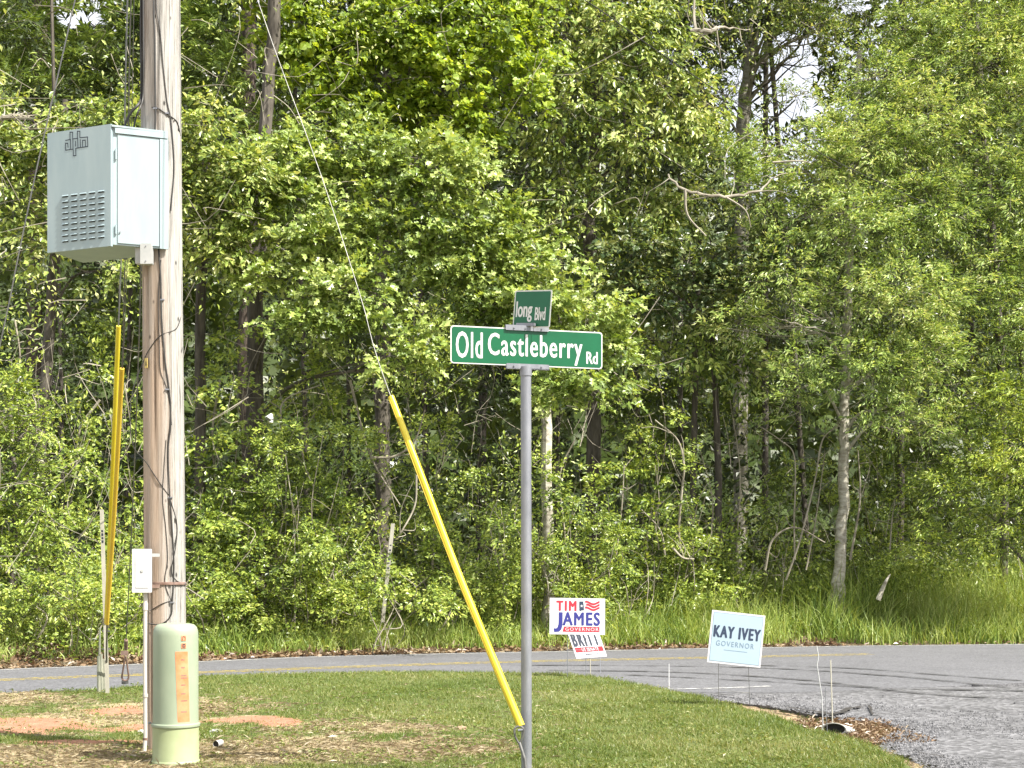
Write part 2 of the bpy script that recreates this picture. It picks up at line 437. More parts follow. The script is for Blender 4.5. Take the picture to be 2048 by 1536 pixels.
def edge_dist(x, y):
    """distance inside the lawn (positive) or outside (negative)"""
    pts = np.array(LAWN_EDGE, float)
    best = np.full(x.shape, 1e9)
    for (x0, y0), (x1, y1) in zip(pts[:-1], pts[1:]):
        dx, dy = x1-x0, y1-y0
        t = np.clip(((x-x0)*dx + (y-y0)*dy)/(dx*dx+dy*dy), 0, 1)
        best = np.minimum(best, np.hypot(x-x0-t*dx, y-y0-t*dy))
    ins = np.zeros(x.shape, bool)
    poly = np.vstack([pts, [(-60, -8)]])
    j = len(poly)-1
    for i in range(len(poly)):
        xi, yi = poly[i]; xj, yj = poly[j]
        c = ((yi > y) != (yj > y)) & (x < (xj-xi)*(y-yi)/((yj-yi) + 1e-12) + xi)
        ins ^= c; j = i
    return np.where(ins, best, -best)

def vnoise(x, y, s, seed=0):
    """smooth value noise, 0..1"""
    rs = np.random.default_rng(seed); T = rs.random((64, 64))
    xx, yy = x*s + 1000, y*s + 1000
    i, j = np.floor(xx).astype(int), np.floor(yy).astype(int)
    fx, fy = xx-i, yy-j; fx = fx*fx*(3-2*fx); fy = fy*fy*(3-2*fy)
    g = lambda a, b: T[a % 64, b % 64]
    return (g(i, j)*(1-fx)+g(i+1, j)*fx)*(1-fy) + (g(i, j+1)*(1-fx)+g(i+1, j+1)*fx)*fy

def lawn_z(x, y):
    d = edge_dist(x, y)
    wob = d + (vnoise(x, y, 6, 3)-.5)*.10
    z = (vnoise(x, y, .7, 1)-.5)*.05 + (vnoise(x, y, 5, 2)-.5)*.018
    s = np.clip((wob+.16)/.32, 0, 1); s = s*s*(3-2*s)
    return z*s - .20*(1-s)

def to_px(x, y, z):
    return 1024 + x/y*F, HORIZON - (z-EYE)/y*F

def blob(x, y, cx, cy, rx, ry):
    return np.clip(1.25 - np.hypot((x-cx)/rx, (y-cy)/ry), 0, 1)

def lawn_masks(x, y):
    w = (vnoise(x, y, 3.2, 11)-.5)*.55 + (vnoise(x, y, 9, 12)-.5)*.35
    clay = np.zeros_like(x)
    for (px, py, rx, ry) in ((60, 1455, .75, .55), (230, 1420, .5, .55), (150, 1485, .55, .3), (500, 1440, .45, .45), (255, 1455, .3, .5), (30, 1440, .7, .4), (560, 1450, .2, .3)):
        d = F*EYE/(py-HORIZON); clay = np.maximum(clay, blob(x, y, (px-1024)/F*d, d, rx, ry))
    straw = np.zeros_like(x)
    for (px, py, rx, ry, k) in ((120, 1520, 1.6, 1.1, 1), (520, 1500, 1.7, .9, .95), (850, 1500, .75, .75, .9), (260, 1430, 1.5, 1.8, .85), (700, 1460, 1.0, .7, .75), (30, 1400, 1.0, .8, .8), (440, 1405, .7, .9, .65), (900, 1480, .5, .3, 1)):
        d = F*EYE/(py-HORIZON); straw = np.maximum(straw, blob(x, y, (px-1024)/F*d, d, rx, ry)*k)
    straw = np.maximum(straw, np.clip(1 - (y-5)/5, 0, 1)*np.clip(1-(x+.4)/.6, 0, 1))
    clay = np.clip(clay*1.12, 0, 1.0) + (vnoise(x, y, 4.5, 13)-.5)*.5*(clay > .02)
    return np.clip(clay + w*(clay > .02), 0, 1), np.clip(straw*1.12 + w*1.1*(straw > .02), 0, 1)

def grid(xs, ys):
    X, Y = np.meshgrid(xs, ys)
    nx, ny = len(xs), len(ys)
    i = np.arange(ny-1)[:, None]*nx + np.arange(nx-1)[None, :]
    q = np.stack([i, i+1, i+nx+1, i+nx], -1).reshape(-1, 4)
    return X, Y, q

def build_lawn():
    xs = np.concatenate([np.linspace(-60, -8, 30), np.arange(-7.9, 3.6, .085)])
    ys = np.concatenate([np.linspace(-12, 7, 40), np.arange(7.08, 19.4, .085)])
    X, Y, q = grid(xs, ys)
    Z = lawn_z(X, Y)
    o = obj_arrays('lawn', np.stack([X, Y, Z], -1), None, M['lawn'], None, True, q)
    tag(o, kind='structure')
    c, s = lawn_masks(X, Y)
    for nm, a in (('clay', c), ('straw', s)):
        at = o.data.attributes.new(nm, 'FLOAT', 'POINT'); at.data.foreach_set('value', a.ravel().astype(np.float32))
    return o
lawn = build_lawn()

def verge_z(x, y):
    d = y - interp(x, FAR)
    s = np.clip(d, 0, 40)
    return np.where(d < 0, -.24, -.13 + .11*np.clip(s, 0, 3.5) + .03*np.clip(s-3.5, 0, 10) + (vnoise(x, y, .5, 21)-.5)*.15*np.clip(s, 0, 1))

def build_ground():
    xs = np.concatenate([[-400, -200, -120, -80], np.linspace(-60, 60, 160), [80, 120, 200, 400]])
    ys = np.concatenate([[-400, -150, -60, -30], np.linspace(-20, 16, 20), np.arange(16.3, 45, .5), np.linspace(46, 90, 20), [120, 180, 260, 400, 600]])
    X, Y, q = grid(xs, ys)
    Z = verge_z(X, Y)
    Z = np.where((X > 2.2) & (X < 4.2) & (Y < 15.5), -.20, Z)
    o = obj_arrays('ground', np.stack([X, Y, Z], -1), None, M['ground'], None, True, q)
    return tag(o, kind='structure')
build_ground()

def sheet(name, xs, y0f, y1f, z, mat, ny=24, parent=None, skirt=0.0):
    t = np.linspace(0, 1, ny)
    X = np.repeat(xs[None, :], ny, 0)
    y0, y1 = y0f(xs), y1f(xs)
    Y = y0[None, :]*(1-t[:, None]) + y1[None, :]*t[:, None]
    nx = len(xs)
    i = np.arange(ny-1)[:, None]*nx + np.arange(nx-1)[None, :]
    q = np.stack([i, i+1, i+nx+1, i+nx], -1).reshape(-1, 4)
    v = np.stack([X, Y, np.full_like(X, z)], -1).reshape(-1, 3)
    if skirt:
        n = len(v)
        e = v[:nx].copy(); e[:, 2] -= skirt; f = v[-nx:].copy(); f[:, 2] -= skirt
        v = np.vstack([v, e, f])
        k = np.arange(nx-1)
        q = np.vstack([q, np.stack([n+k, n+k+1, k+1, k], -1), np.stack([n-nx+k, n-nx+k+1, n+nx+k+1, n+nx+k], -1)])
    return obj_arrays(name, v, None, mat, parent, False, q)

RZ = -.10
rx_ = np.concatenate([np.linspace(-60, -10, 40), np.linspace(-9.8, 14, 160), np.linspace(15, 60, 30)])
jag = lambda x: (vnoise(x, x*0, 3.1, 31)-.5)*.16 + (vnoise(x, x*0, 11, 32)-.5)*.08
road = sheet('road', rx_, lambda x: interp(x, NEAR)+jag(x)*.6, lambda x: interp(x, FAR)+jag(x), RZ, M['road'], skirt=.08)
tag(road, kind='structure')

# side road: its ragged left edge follows the broken asphalt
SIDE_L = [(-8, 2.85), (0, 2.8), (6, 2.82), (8.6, 2.86), (9.7, 2.9), (10.4, 2.95), (10.8, 2.86), (11.6, 3.07), (12.3, 3.42), (12.9, 3.36), (13.15, 3.12), (13.5, 2.92), (13.9, 2.80), (14.5, 2.62), (14.9, 2.36), (15.4, 2.05), (15.9, 1.75), (16.6, 1.4), (17.4, 1.2)]
def build_side():
    ys = np.concatenate([np.linspace(-8, 8, 12), np.arange(8.1, 17.4, .07)])
    xl = np.interp(ys, *zip(*SIDE_L)) + (vnoise(ys, ys*0, 7, 41)-.5)*.12 + (vnoise(ys, ys*0, 18, 42)-.5)*.05
    nx = 40
    t = np.linspace(0, 1, nx)
    X = xl[:, None]*(1-t**1.5)[None, :] + 9.3*(t**1.5)[None, :]
    Y = np.repeat(ys[:, None], nx, 1)
    Y = np.where(Y > 16.4, 16.4 + (Y-16.4)*np.clip((X-1)/8, .2, 3.2), Y)
    Z = np.full_like(X, RZ-.004) + np.where(Y < 15.5, (vnoise(X, Y, 1.1, 43)-.5)*.035, 0)*np.clip((15.5-Y)/1.0, 0, 1) - .035*np.clip(1-(X-xl[:, None])/.35, 0, 1)*(vnoise(X, Y, 3, 44))
    ny = len(ys)
    i = np.arange(ny-1)[:, None]*nx + np.arange(nx-1)[None, :]
    q = np.stack([i, i+1, i+nx+1, i+nx], -1).reshape(-1, 4)
    v = np.stack([X, Y, Z], -1).reshape(-1, 3)
    n = len(v)
    e = v[::nx].copy(); e[:, 2] = -.22; e[:, 0] += .03
    k = np.arange(ny-1)
    q = np.vstack([q, np.stack([n+k, k*nx, (k+1)*nx, n+k+1], -1)])
    o = obj_arrays('side_road', np.vstack([v, e]), None, M['apron'], None, False, q)
    return tag(o, kind='structure')
side = build_side()

# dirt margin between lawn and side road
def build_margin():
    X, Y, q = grid(np.arange(1.5, 4.0, .06), np.arange(7.5, 16.2, .06))
    hole = np.exp(-(((X-2.72)/.28)**2 + ((Y-12.0)/.5)**2))
    Z = -.155 + (vnoise(X, Y, 3, 51)-.5)*.05 + (vnoise(X, Y, 12, 52)-.5)*.025 - .07*hole
    o = obj_arrays('dirt_margin', np.stack([X, Y, Z], -1), None, M['dirt'], None, True, q)
    return tag(o, kind='structure')
build_margin()

def strip(name, pts, w, z, mat, parent, n=10):
    pts = curve_pts([Vector((x, y, z)) for x, y in pts], n)
    v = []; q = []
    for i, p in enumerate(pts):
        d = (pts[min(i+1, len(pts)-1)] - pts[max(i-1, 0)]).normalized()
        s = Vector((-d.y, d.x, 0))*w/2
        v += [p-s, p+s]
        if i: q.append((2*i-2, 2*i-1, 2*i+1, 2*i))
    return obj_arrays(name, v, None, mat, parent, False, q)
for off in (-.14, .14):
    strip('centre_line', [(x, y+off) for x, y in MID[1:]], .11, RZ+.004, M['yellow_line'], road)
strip('edge_line', [(x, interp(x, FAR)-.28) for x in np.linspace(-14, 12, 30)], .11, RZ+.004, M['white_line'], road, 2)
def gp(px, py, H=EYE-RZ):
    d = F*H/(py-HORIZON); return ((px-1024)/F*d, d)
strip('stop_line', [gp(1330, 1379), gp(1440, 1377), gp(1540, 1373)], .10, RZ+.006, M['white_line'], road)
for pts in (((1060, 1331), (1300, 1332), (1560, 1338), (1800, 1354), (2010, 1375)), ((1100, 1341), (1350, 1345), (1600, 1360), (1850, 1388), (2048, 1398)),
            ((1250, 1350), (1500, 1362), (1750, 1376), (2048, 1382)), ((1500, 1331), (1700, 1337), (1900, 1352), (2040, 1362))):
    strip('skid_mark', [gp(*p) for p in pts], .16, RZ+.008, M['skid'], road)
def crack(pts, w, name='crack'):
    pp = [Vector((*gp(*p), 0)) for p in pts]
    dense = []
    for a, b in zip(pp[:-1], pp[1:]):
        n = max(2, int((b-a).length/.06))
        for k in range(n): dense.append(a.lerp(b, k/n))
    v = []; q = []
    for i, p in enumerate(dense):
        d = (dense[min(i+1, len(dense)-1)] - dense[max(i-1, 0)]).normalized()
        s = Vector((-d.y, d.x, 0)); ww = w*random.uniform(.3, 1.2)*min(1, (i+1)/4, (len(dense)-i)/6)
        c = p + s*random.uniform(-.5, .5)*w
        zz = Vector((0, 0, RZ+.016)); v += [c-s*ww+zz, c+s*ww+zz]
        if i: q.append((2*i-2, 2*i-1, 2*i+1, 2*i))
    obj_arrays(name, v, None, M['crack'], side, False, q)
crack([(1575, 1417), (1630, 1425), (1668, 1432), (1700, 1419), (1738, 1413)], .05)
crack([(1738, 1413), (1745, 1432), (1800, 1428)], .02)
crack([(1830, 1508), (1860, 1512), (1880, 1516), (1896, 1519)], .035)
crack([(1430, 1391), (1480, 1396), (1530, 1398), (1575, 1400)], .03)
crack([(1780, 1452), (1800, 1458), (1812, 1452)], .02)

# ------------------------------------------------------------------ leaves, twigs, trees
T_LANCE = (np.array([(0, 0, 0), (.45, .5, .10), (1, 0, -.06), (.45, -.5, .10)]), [(0, 2, 1), (0, 3, 2)])
T_OVATE = (np.array([(0, 0, 0), (.28, .5, .10), (.68, .38, .07), (1, 0, -.10), (.68, -.38, .07), (.28, -.5, .10), (.5, 0, -.02)]),
           [(0, 6, 1), (1, 6, 2), (2, 6, 3), (3, 6, 4), (4, 6, 5), (5, 6, 0)])
T_KITE = (np.array([(0, 0, 0), (.35, .5, .10), (.72, .36, .06), (1, 0, -.08), (.72, -.36, .06), (.35, -.5, .10)]), [(0, 3, 2), (0, 2, 1), (0, 5, 4), (0, 4, 3)])
T_LOBED = (np.array([(0, 0, 0), (.28, .46, .08), (.42, .10, 0), (.66, .42, .06), (.78, .09, -.02), (1, 0, -.10),
                     (.78, -.09, -.02), (.66, -.42, .06), (.42, -.10, 0), (.28, -.46, .08)]),
           [(0, 2, 1), (2, 4, 3), (0, 9, 8), (8, 7, 6), (0, 8, 2), (2, 8, 6), (2, 6, 4), (4, 6, 5)])

def norm(a): return a / (np.linalg.norm(a, axis=-1, keepdims=True) + 1e-9)

def leaf_arrays(c, axis, nrm, ln, wd, tmpl):
    tv, tf = tmpl
    tf = np.array(tf)
    axis = norm(axis); side_ = norm(np.cross(nrm, axis)); n = np.cross(axis, side_)
    N_ = len(c)
    v = (c[:, None, :] + axis[:, None, :]*(tv[None, :, 0, None]*ln[:, None, None])
         + side_[:, None, :]*(tv[None, :, 1, None]*wd[:, None, None])
         + n[:, None, :]*(tv[None, :, 2, None]*ln[:, None, None]))
    f = tf[None] + (np.arange(N_)*len(tv))[:, None, None]
    return v.reshape(-1, 3), f.reshape(-1, 3)

KIND = {  # template, leaf length, width ratio, twig length, leaves per twig, droop, material
    'oak':    (T_LOBED, .19, .62, .55, 22, .35, 'oak'),
    'vine':   (T_KITE, .13, .95, .50, 26, .5, 'vine'),
    'ovate':  (T_KITE, .15, .42, .55, 26, .45, 'ovate'),
    'droop':  (T_OVATE, .17, .42, .60, 20, .9, 'ovate'),
    'willow': (T_LANCE, .125, .27, .50, 40, .35, 'willow'),
    'deep':   (T_KITE, .15, .60, .50, 22, .4, 'deep'),
    'needle': (T_LANCE, .26, .035, .45, 60, .1, 'needle'),
    'shade':  (T_LANCE, .17, .5, .70, 26, .3, 'shade'),
    'shrub':  (T_LANCE, .095, .45, .42, 34, .1, 'shrub'),
    'bush':   (T_LANCE, .12, .5, .50, 30, .2, 'shrub'),
}

DENS = 2.1
def sprays(lobes, kind, dens, rng, shape_back=.25):
    """lobes: (centre, radii); returns leaves and twig polylines"""
    tmpl, LL, WR, TL, NL, droop, mk = KIND[kind]
    cs, os_ = [], []
    for c, r, k in lobes:
        area = math.pi*r[0]*r[2]
        n = max(3, int(area*dens*k*DENS))
        u = rng.normal(size=(n, 3)); u = norm(u)
        flip = (u[:, 1] > 0) & (rng.random(n) > shape_back); u[flip, 1] *= -1
        rr = (.30 + .72*rng.random(n)**.7 + .35*(rng.random(n) < .14)*rng.random(n))[:, None]
        lump = 1 + .22*np.sin(u[:, :1]*7 + c[0]*3) * np.cos(u[:, 2:3]*6 + c[2])
        cs.append(np.array(c) + u*rr*np.array(r)*lump)
        os_.append(u*np.array([1, 1, .55]) + np.array([0, -.25, -.05]))
    c = np.vstack(cs); o = np.vstack(os_) + rng.normal(size=(len(c), 3))*.35
    o = norm(o)
    n = len(c)
    tl = TL*(.6+.8*rng.random(n))
    start = c - o*tl[:, None]*.5
    T = rng.random((n, NL))**.8
    pos = start[:, None, :] + o[:, None, :]*(T*tl[:, None])[..., None]
    pos[..., 2] -= droop*.35*(T**2)*tl[:, None]
    side_ = norm(np.cross(o, np.array([0, 0, 1.])) + 1e-4)
    sg = rng.choice([-1., 1.], size=(n, NL))
    spread = (.10 + .22*rng.random((n, NL)))*(1.15-T)*tl[:, None]
    if kind == 'needle': spread *= .3
    pos += side_[:, None, :]*(sg*spread)[..., None] + rng.normal(size=(n, NL, 3))*.035*TL/.5
    ax = o[:, None, :]*.7 + side_[:, None, :]*(sg*(.9-.5*T))[..., None] + rng.normal(size=(n, NL, 3))*.35
    ax[..., 2] -= droop*(.4+.5*rng.random((n, NL)))
    up = np.zeros((n, 3)); up[:, 2] = 1.0
    tilt = up*.62 + np.array([.42, -.58, 0]) + rng.normal(size=(n, 3))*.30
    nm = tilt[:, None, :] + rng.normal(size=(n, NL, 3))*.42
    ln = .93*LL*(.45+.7*rng.random((n, NL)))*(.8+.4*rng.random((n, 1)))
    L = (pos.reshape(-1, 3), ax.reshape(-1, 3), nm.reshape(-1, 3), ln.ravel(), (ln*WR*(.85+.3*rng.random((n, NL)))).ravel())
    return L, start, o, tl, droop

def keep_leaves(L, test):
    k = test(L[0]); return tuple(a[k] for a in L)

def twig_mesh(mb, start, o, tl, droop, frac, r0, rng):
    for i in np.nonzero(rng.random(len(start)) < frac)[0]:
        a, d, l = start[i] - o[i]*tl[i]*.7, o[i], tl[i]*1.6
        pts = []
        for t in (0, .35, .7, 1):
            p = a + d*l*t; p = p.copy(); p[2] -= droop*.3*t*t*l
            pts.append(p + rng.normal(size=3)*.02)
        mb.tube(pts, [r0, r0*.8, r0*.6, r0*.3], 3, False)

def in_view_clearing(p):
    """the open wedge through the wood where the sky shows: nothing grows tall there"""
    ang = p[:, 0]/p[:, 1]; el = (p[:, 2]-EYE)/p[:, 1]
    w = vnoise(ang*60, el*60, 1.0, 61)*.55 + vnoise(ang*60, el*60, 3.1, 62)*.25
    a = np.hypot((ang-.190)/.036, (el-.350)/.042) + w*1.35 < 1.24
    b = np.hypot((ang-.160)/.014, (el-.330)/.030) + w*.8 < 1.15
    c = np.hypot((ang+.300)/.020, (el-.383)/.010) + w*1.2 < 1.2
    d = np.hypot((ang-.235)/.028, (el-.40)/.02) + w*1.2 < 1.2
    return ~(a | b | c | d)

def lobes_px(rows):
    """rows: (px, py, rx px, ry px, d, depth radius m, density factor)"""
    out = []
    for r in rows:
        px, py, rx, ry, d = r[:5]
        dep = r[5] if len(r) > 5 else min(rx, ry)/F*d
        k = r[6] if len(r) > 6 else 1
        out.append((tuple(P(px, py, d)), (rx/F*d, dep, ry/F*d), k))
    return out

def ground_z(x, y): return float(verge_z(np.array([x]), np.array([y]))[0])

def tree(name, label, kind, trunk, lobes, dens=12, bark='bark', limb_r=.06, twigs=.35, cat='tree', group=None, filt=None, twig_r=.006, mat=None, limbs=True, seed=0, extra=None):
    """trunk: list of (px, py, d, radius) from the ground upwards (or world points)"""
    rng = np.random.default_rng(100+seed)
    tp = [(P(a[0], a[1], a[2]), a[3]) for a in trunk]
    base = tp[0][0].copy(); gz = ground_z(base.x, base.y)
    if base.z > gz: tp.insert(0, (Vector((base.x, base.y, gz-.1)), tp[0][1]*1.15))
    base.z = gz
    root = empty(name, base, label, cat, group)
    mb = MB()
    pts = curve_pts([p for p, r in tp], 6)
    if len(tp) > 2:
        rr = np.interp(np.linspace(0, len(tp)-1, len(pts)), range(len(tp)), [r for p, r in tp])
    else:
        pts = [p for p, r in tp]; rr = [r for p, r in tp]
    wob = [p + Vector((rng.normal()*.15*r, rng.normal()*.15*r, 0)) for p, r in zip(pts, rr)]
    mb.tube(wob, list(rr), 9 if rr[0] > .06 else 6)
    mb.build('trunk', M[bark], root, True)
    lb = lobes_px(lobes) if lobes and len(lobes[0]) > 3 else lobes
    if limbs and lb:
        zs = [p.z for p in wob]
        for c, r, k in lb:
            c = Vector(c)
            # leave the trunk below the lobe
            want = c.z - abs(c.x-base.x)*.18 - .2
            i = min(range(len(wob)), key=lambda j: abs(zs[j]-want))
            a = wob[i]
            if (c-a).length < .3 or abs(c.x-a.x) > 3.0: continue
            m1 = a.lerp(c, .4) + Vector((rng.normal()*.2, rng.normal()*.2, .25+rng.random()*.3))
            lr = min(limb_r, rr[i]*.7)*min(1, .35+.12*(c-a).length)
            mb2 = MB()
            p5 = curve_pts([a, m1, c], 5)
            mb2.tube(p5, np.linspace(lr, lr*.35, len(p5)), 6)
            for _ in range(4):
                u = Vector(rng.normal(size=3)); u.normalize(); u.y = -abs(u.y)
                e = c + Vector((u.x*r[0]*.8, u.y*r[1]*.8, u.z*r[2]*.8))
                s = p5[len(p5)//2 + int(rng.integers(0, len(p5)//2))]
                mm = s.lerp(e, .5) + Vector(rng.normal(size=3))*.12
                q5 = curve_pts([s, mm, e], 4)
                mb2.tube(q5, np.linspace(lr*.45, lr*.12, len(q5)), 4, False)
            mb2.build('limb', M[bark], root, True)
    if lb:
        L, st, o, tl, dr = sprays(lb, kind, dens, rng)
        if filt is not None:
            L = keep_leaves(L, filt)
        v, f = leaf_arrays(*L, KIND[kind][0])
        obj_arrays('crown', v, f, M[mat or KIND[kind][6]], root)
        if twigs:
            mb3 = MB(); 
            if filt is not None:
                k = filt(st); st, o, tl = st[k], o[k], tl[k]
            twig_mesh(mb3, st, o, tl, dr, twigs, twig_r, rng)
            if mb3.n: tag(mb3.build('twig', M['twig'], root), kind='stuff')
    return root

# ------------------------------------------------------------------ the wood across the road
CLR = in_view_clearing
tree('oak_tree', 'big front oak with pale lobed leaves and a thick grey trunk', 'oak',
     [(512, 1262, 26.4, .19), (510, 900, 26.4, .165), (512, 600, 26.4, .15), (530, 250, 26.6, .12), (560, -100, 26.6, .12)],
     [(560, 350, 150, 80, 24.9), (700, 300, 150, 80, 25.2), (850, 360, 150, 90, 24.9), (940, 330, 70, 60, 25), (620, 470, 180, 70, 24.6), (520, 540, 90, 45, 24.4), (860, 480, 190, 80, 24.8),
      (700, 590, 140, 70, 24.3), (640, 640, 110, 45, 24.2), (960, 530, 110, 80, 24.9), (830, 690, 60, 50, 24.0), (790, 730, 60, 32, 23.9), (480, 420, 80, 60, 24.8)], dens=15, bark='bark', limb_r=.06, seed=1)
tree('oak_tree', 'smaller oak with lobed leaves hanging around the street sign, pale lichened trunk', 'oak',
     [(1095, 1240, 26.6, .11), (1092, 860, 26.6, .10), (1096, 700, 26.6, .07), (1080, 560, 26.6, .04)],
     [(1060, 540, 100, 80, 24.9), (1090, 620, 140, 60, 24.6), (1190, 640, 80, 60, 24.5), (1170, 760, 100, 60, 24.3), (1110, 790, 60, 40, 24.3), (1240, 700, 40, 50, 24.4), (990, 620, 90, 60, 24.8), (1000, 450, 70, 60, 25)], dens=15, bark='palebark', limb_r=.04, seed=31)
tree('vine_covered_tree', 'tall tree smothered in bright yellow-green vine at the top centre of the wood', 'vine',
     [(762, 1240, 29, .17), (765, 950, 29, .16), (762, 700, 29, .15), (770, 300, 29.2, .13), (800, -250, 29.5, .1)],
     [(600, 60, 110, 90, 27.6), (700, 120, 120, 80, 27.3), (640, 180, 90, 50, 27), (820, 60, 120, 110, 27.4), (900, 150, 110, 80, 27.2), (1000, 60, 110, 90, 27.5), (780, 200, 80, 40, 27.3), (960, 240, 70, 60, 27),
      (560, -60, 120, 90, 27.8), (760, -80, 150, 90, 27.8), (980, -80, 160, 90, 28), (840, 260, 80, 60, 27.4), (1060, 160, 60, 70, 27.2, 1), (700, 250, 60, 40, 27.2)], dens=16, seed=2)
tree('broadleaf_tree', 'tree with drooping broad pale leaves between the vine-covered tree and the bare trunk', 'droop',
     [(1185, 1240, 30, .16), (1190, 850, 30, .15), (1180, 500, 30, .14), (1200, 100, 30, .11), (1230, -300, 30.5, .08)],
     [(1120, 60, 120, 80, 28.6), (1250, 90, 120, 90, 28.4), (1180, 200, 130, 70, 28.2), (1350, 170, 90, 80, 28.6), (1300, 40, 100, 80, 28.8), (1390, 250, 70, 80, 28.5), (1270, 280, 110, 60, 28.3), (1080, 300, 100, 60, 28.5),
      (1100, -80, 150, 100, 29), (1330, -80, 130, 90, 29), (1140, 390, 100, 70, 28.6), (1060, 440, 60, 70, 28.8)], dens=12, seed=3)
tree('broadleaf_tree', 'tree with fresh yellow-green leaves just left of the utility pole, behind the cabinet', 'ovate',
     [(70, 1270, 24.5, .12), (80, 900, 24.6, .10), (110, 500, 24.6, .09), (130, 200, 24.8, .05)],
     [(60, 290, 100, 60, 23.7), (190, 235, 110, 45, 23.5), (30, 380, 80, 70, 23.9), (90, 480, 90, 60, 24.1, .6, .7), (200, 540, 80, 50, 24.3, .6, .5), (270, 260, 60, 60, 23.8), (-40, 240, 90, 90, 23.8), (210, 330, 80, 60, 24)], dens=15, seed=4)
tree('broadleaf_tree', 'bushy yellow-green tree just right of the utility pole', 'ovate',
     [(395, 1260, 25.6, .11), (400, 800, 25.6, .10), (410, 450, 25.5, .08), (430, 250, 25.3, .05)],
     [(410, 250, 70, 55, 24.2), (450, 330, 90, 60, 24.1), (380, 330, 60, 90, 24.3), (420, 420, 90, 60, 24.2), (500, 350, 70, 50, 24.1), (470, 500, 70, 40, 24.3), (400, 520, 50, 50, 24.6, .5, .6)], dens=17, seed=5)
tree('willow_oak_tree', 'large fine-leaved oak filling the right of the wood, standing on a pale mottled trunk', 'willow',
     [(1675, 1190, 28.6, .155), (1680, 1130, 28.6, .115), (1687, 950, 28.7, .105), (1690, 820, 28.8, .095), (1700, 500, 29.2, .085), (1720, 100, 29.8, .06)],
     [(1740, 300, 120, 100, 28.2), (1640, 330, 100, 80, 28), (1850, 250, 130, 110, 28.4), (1540, 400, 90, 70, 28), (1700, 450, 130, 90, 27.6), (1850, 430, 130, 90, 28), (1560, 560, 90, 80, 27.6, 1, .8), (1800, 590, 140, 80, 27.4),
      (1680, 610, 70, 40, 27.5, .6, .5), (1730, 740, 110, 70, 27.3), (1860, 720, 100, 80, 27.5), (1600, 730, 70, 60, 27.5, .7, .8), (1560, 800, 60, 40, 27.6, .7, .7), (1790, 830, 90, 50, 27.4, .8, .8), (1480, 650, 70, 50, 27.8, .7, .8), (1640, 240, 70, 50, 28.4),
      (1880, 850, 70, 60, 27.6, .8, .8), (1760, 160, 90, 80, 28.6), (1450, 330, 70, 60, 28.3, 1, .8), (1500, 300, 60, 50, 28.3)], dens=17, bark='palebark', seed=6, filt=CLR)
tree('willow_oak_tree', 'fine-leaved oak crown at the upper right corner of the wood', 'willow',
     [(2010, 1230, 31, .09), (2000, 700, 31, .09), (1960, 200, 30.3, .1), (1930, -300, 31, .06)],
     [(1960, 120, 130, 120, 28.8), (2060, 220, 110, 120, 28.6), (1850, 60, 110, 90, 29), (2000, 380, 110, 100, 28.4), (2080, 480, 90, 110, 28.4), (1980, 560, 90, 80, 28.2), (2050, 660, 90, 90, 28), (1960, -70, 160, 90, 29.4), (1780, -60, 130, 80, 29.5),
      (2150, 100, 120, 200, 29), (2160, 500, 100, 250, 29), (2030, 20, 90, 80, 28.8)], dens=17, seed=7, filt=CLR)
tree('willow_oak_tree', 'bright low-hanging tree at the right edge above the tall grass', 'willow',
     [(2080, 1200, 28.4, .09), (2060, 900, 28.5, .07), (2040, 700, 28.6, .05)],
     [(2010, 800, 90, 80, 27.6), (2040, 930, 80, 90, 27.3), (1960, 930, 70, 70, 27.5), (1900, 980, 90, 70, 27.7, .8, .9), (1990, 1050, 90, 60, 27.4), (1880, 1080, 80, 50, 27.7, .7, .8), (2120, 900, 80, 180, 27.8)], dens=17, seed=8, mat='shrub')
tree('vine_covered_tree', 'dark blue-green vine mass hanging right of the sign post, mid-height in the wood', 'deep',
     [(1380, 1220, 29.2, .07), (1390, 800, 29.2, .06), (1400, 470, 29.2, .04)],
     [(1270, 500, 90, 45, 28.1), (1250, 570, 60, 45, 28), (1380, 540, 60, 40, 28), (1480, 510, 90, 45, 27.9), (1450, 580, 60, 50, 28), (1590, 520, 50, 35, 27.6), (1310, 580, 50, 60, 28.1)], dens=15, seed=9)
tree('broadleaf_tree', 'slim tree with hanging leaf sprays in the shade between sign post and pale trunk', 'droop',
     [(1440, 1225, 29.6, .08), (1435, 900, 29.6, .07), (1420, 600, 29.6, .05)],
     [(1430, 650, 70, 45, 28.6), (1400, 720, 60, 50, 28.4), (1490, 730, 60, 60, 28.5), (1300, 680, 50, 45, 28.7), (1350, 420, 110, 60, 28.9), (1280, 390, 80, 50, 29), (1200, 560, 60, 60, 29.2)], dens=12, seed=10)
tree('leaning_shrub_tree', 'bright bushy tree at the lower left edge of the picture', 'shrub',
     [(20, 1290, 22.6, .07), (30, 1000, 22.7, .05), (20, 800, 22.8, .03)],
     [(20, 780, 80, 60, 22.2), (60, 860, 80, 60, 22), (20, 960, 90, 70, 22), (70, 1040, 80, 60, 22), (0, 1100, 80, 60, 21.9), (-60, 950, 80, 220, 22.2), (110, 920, 50, 70, 22.4, .4, .6)], dens=22, seed=11)
tree('pine_tree', 'soft green pine boughs behind the left guy wire at the top left', 'needle',
     [(60, 1240, 34, .2), (70, 600, 34, .18), (80, 0, 34, .15), (80, -400, 34, .1)],
     [(60, 60, 100, 60, 32, 1), (200, 120, 90, 50, 32, 1), (140, 180, 110, 45, 32, 1), (20, 170, 80, 60, 32, 1), (240, 60, 60, 60, 32, 1), (40, -60, 160, 60, 32.5, 1), (260, 180, 60, 60, 32.3, 1), (150, 260, 140, 50, 33, 1, .8)], dens=10, bark='pinebark', seed=12, filt=CLR, twigs=.3)
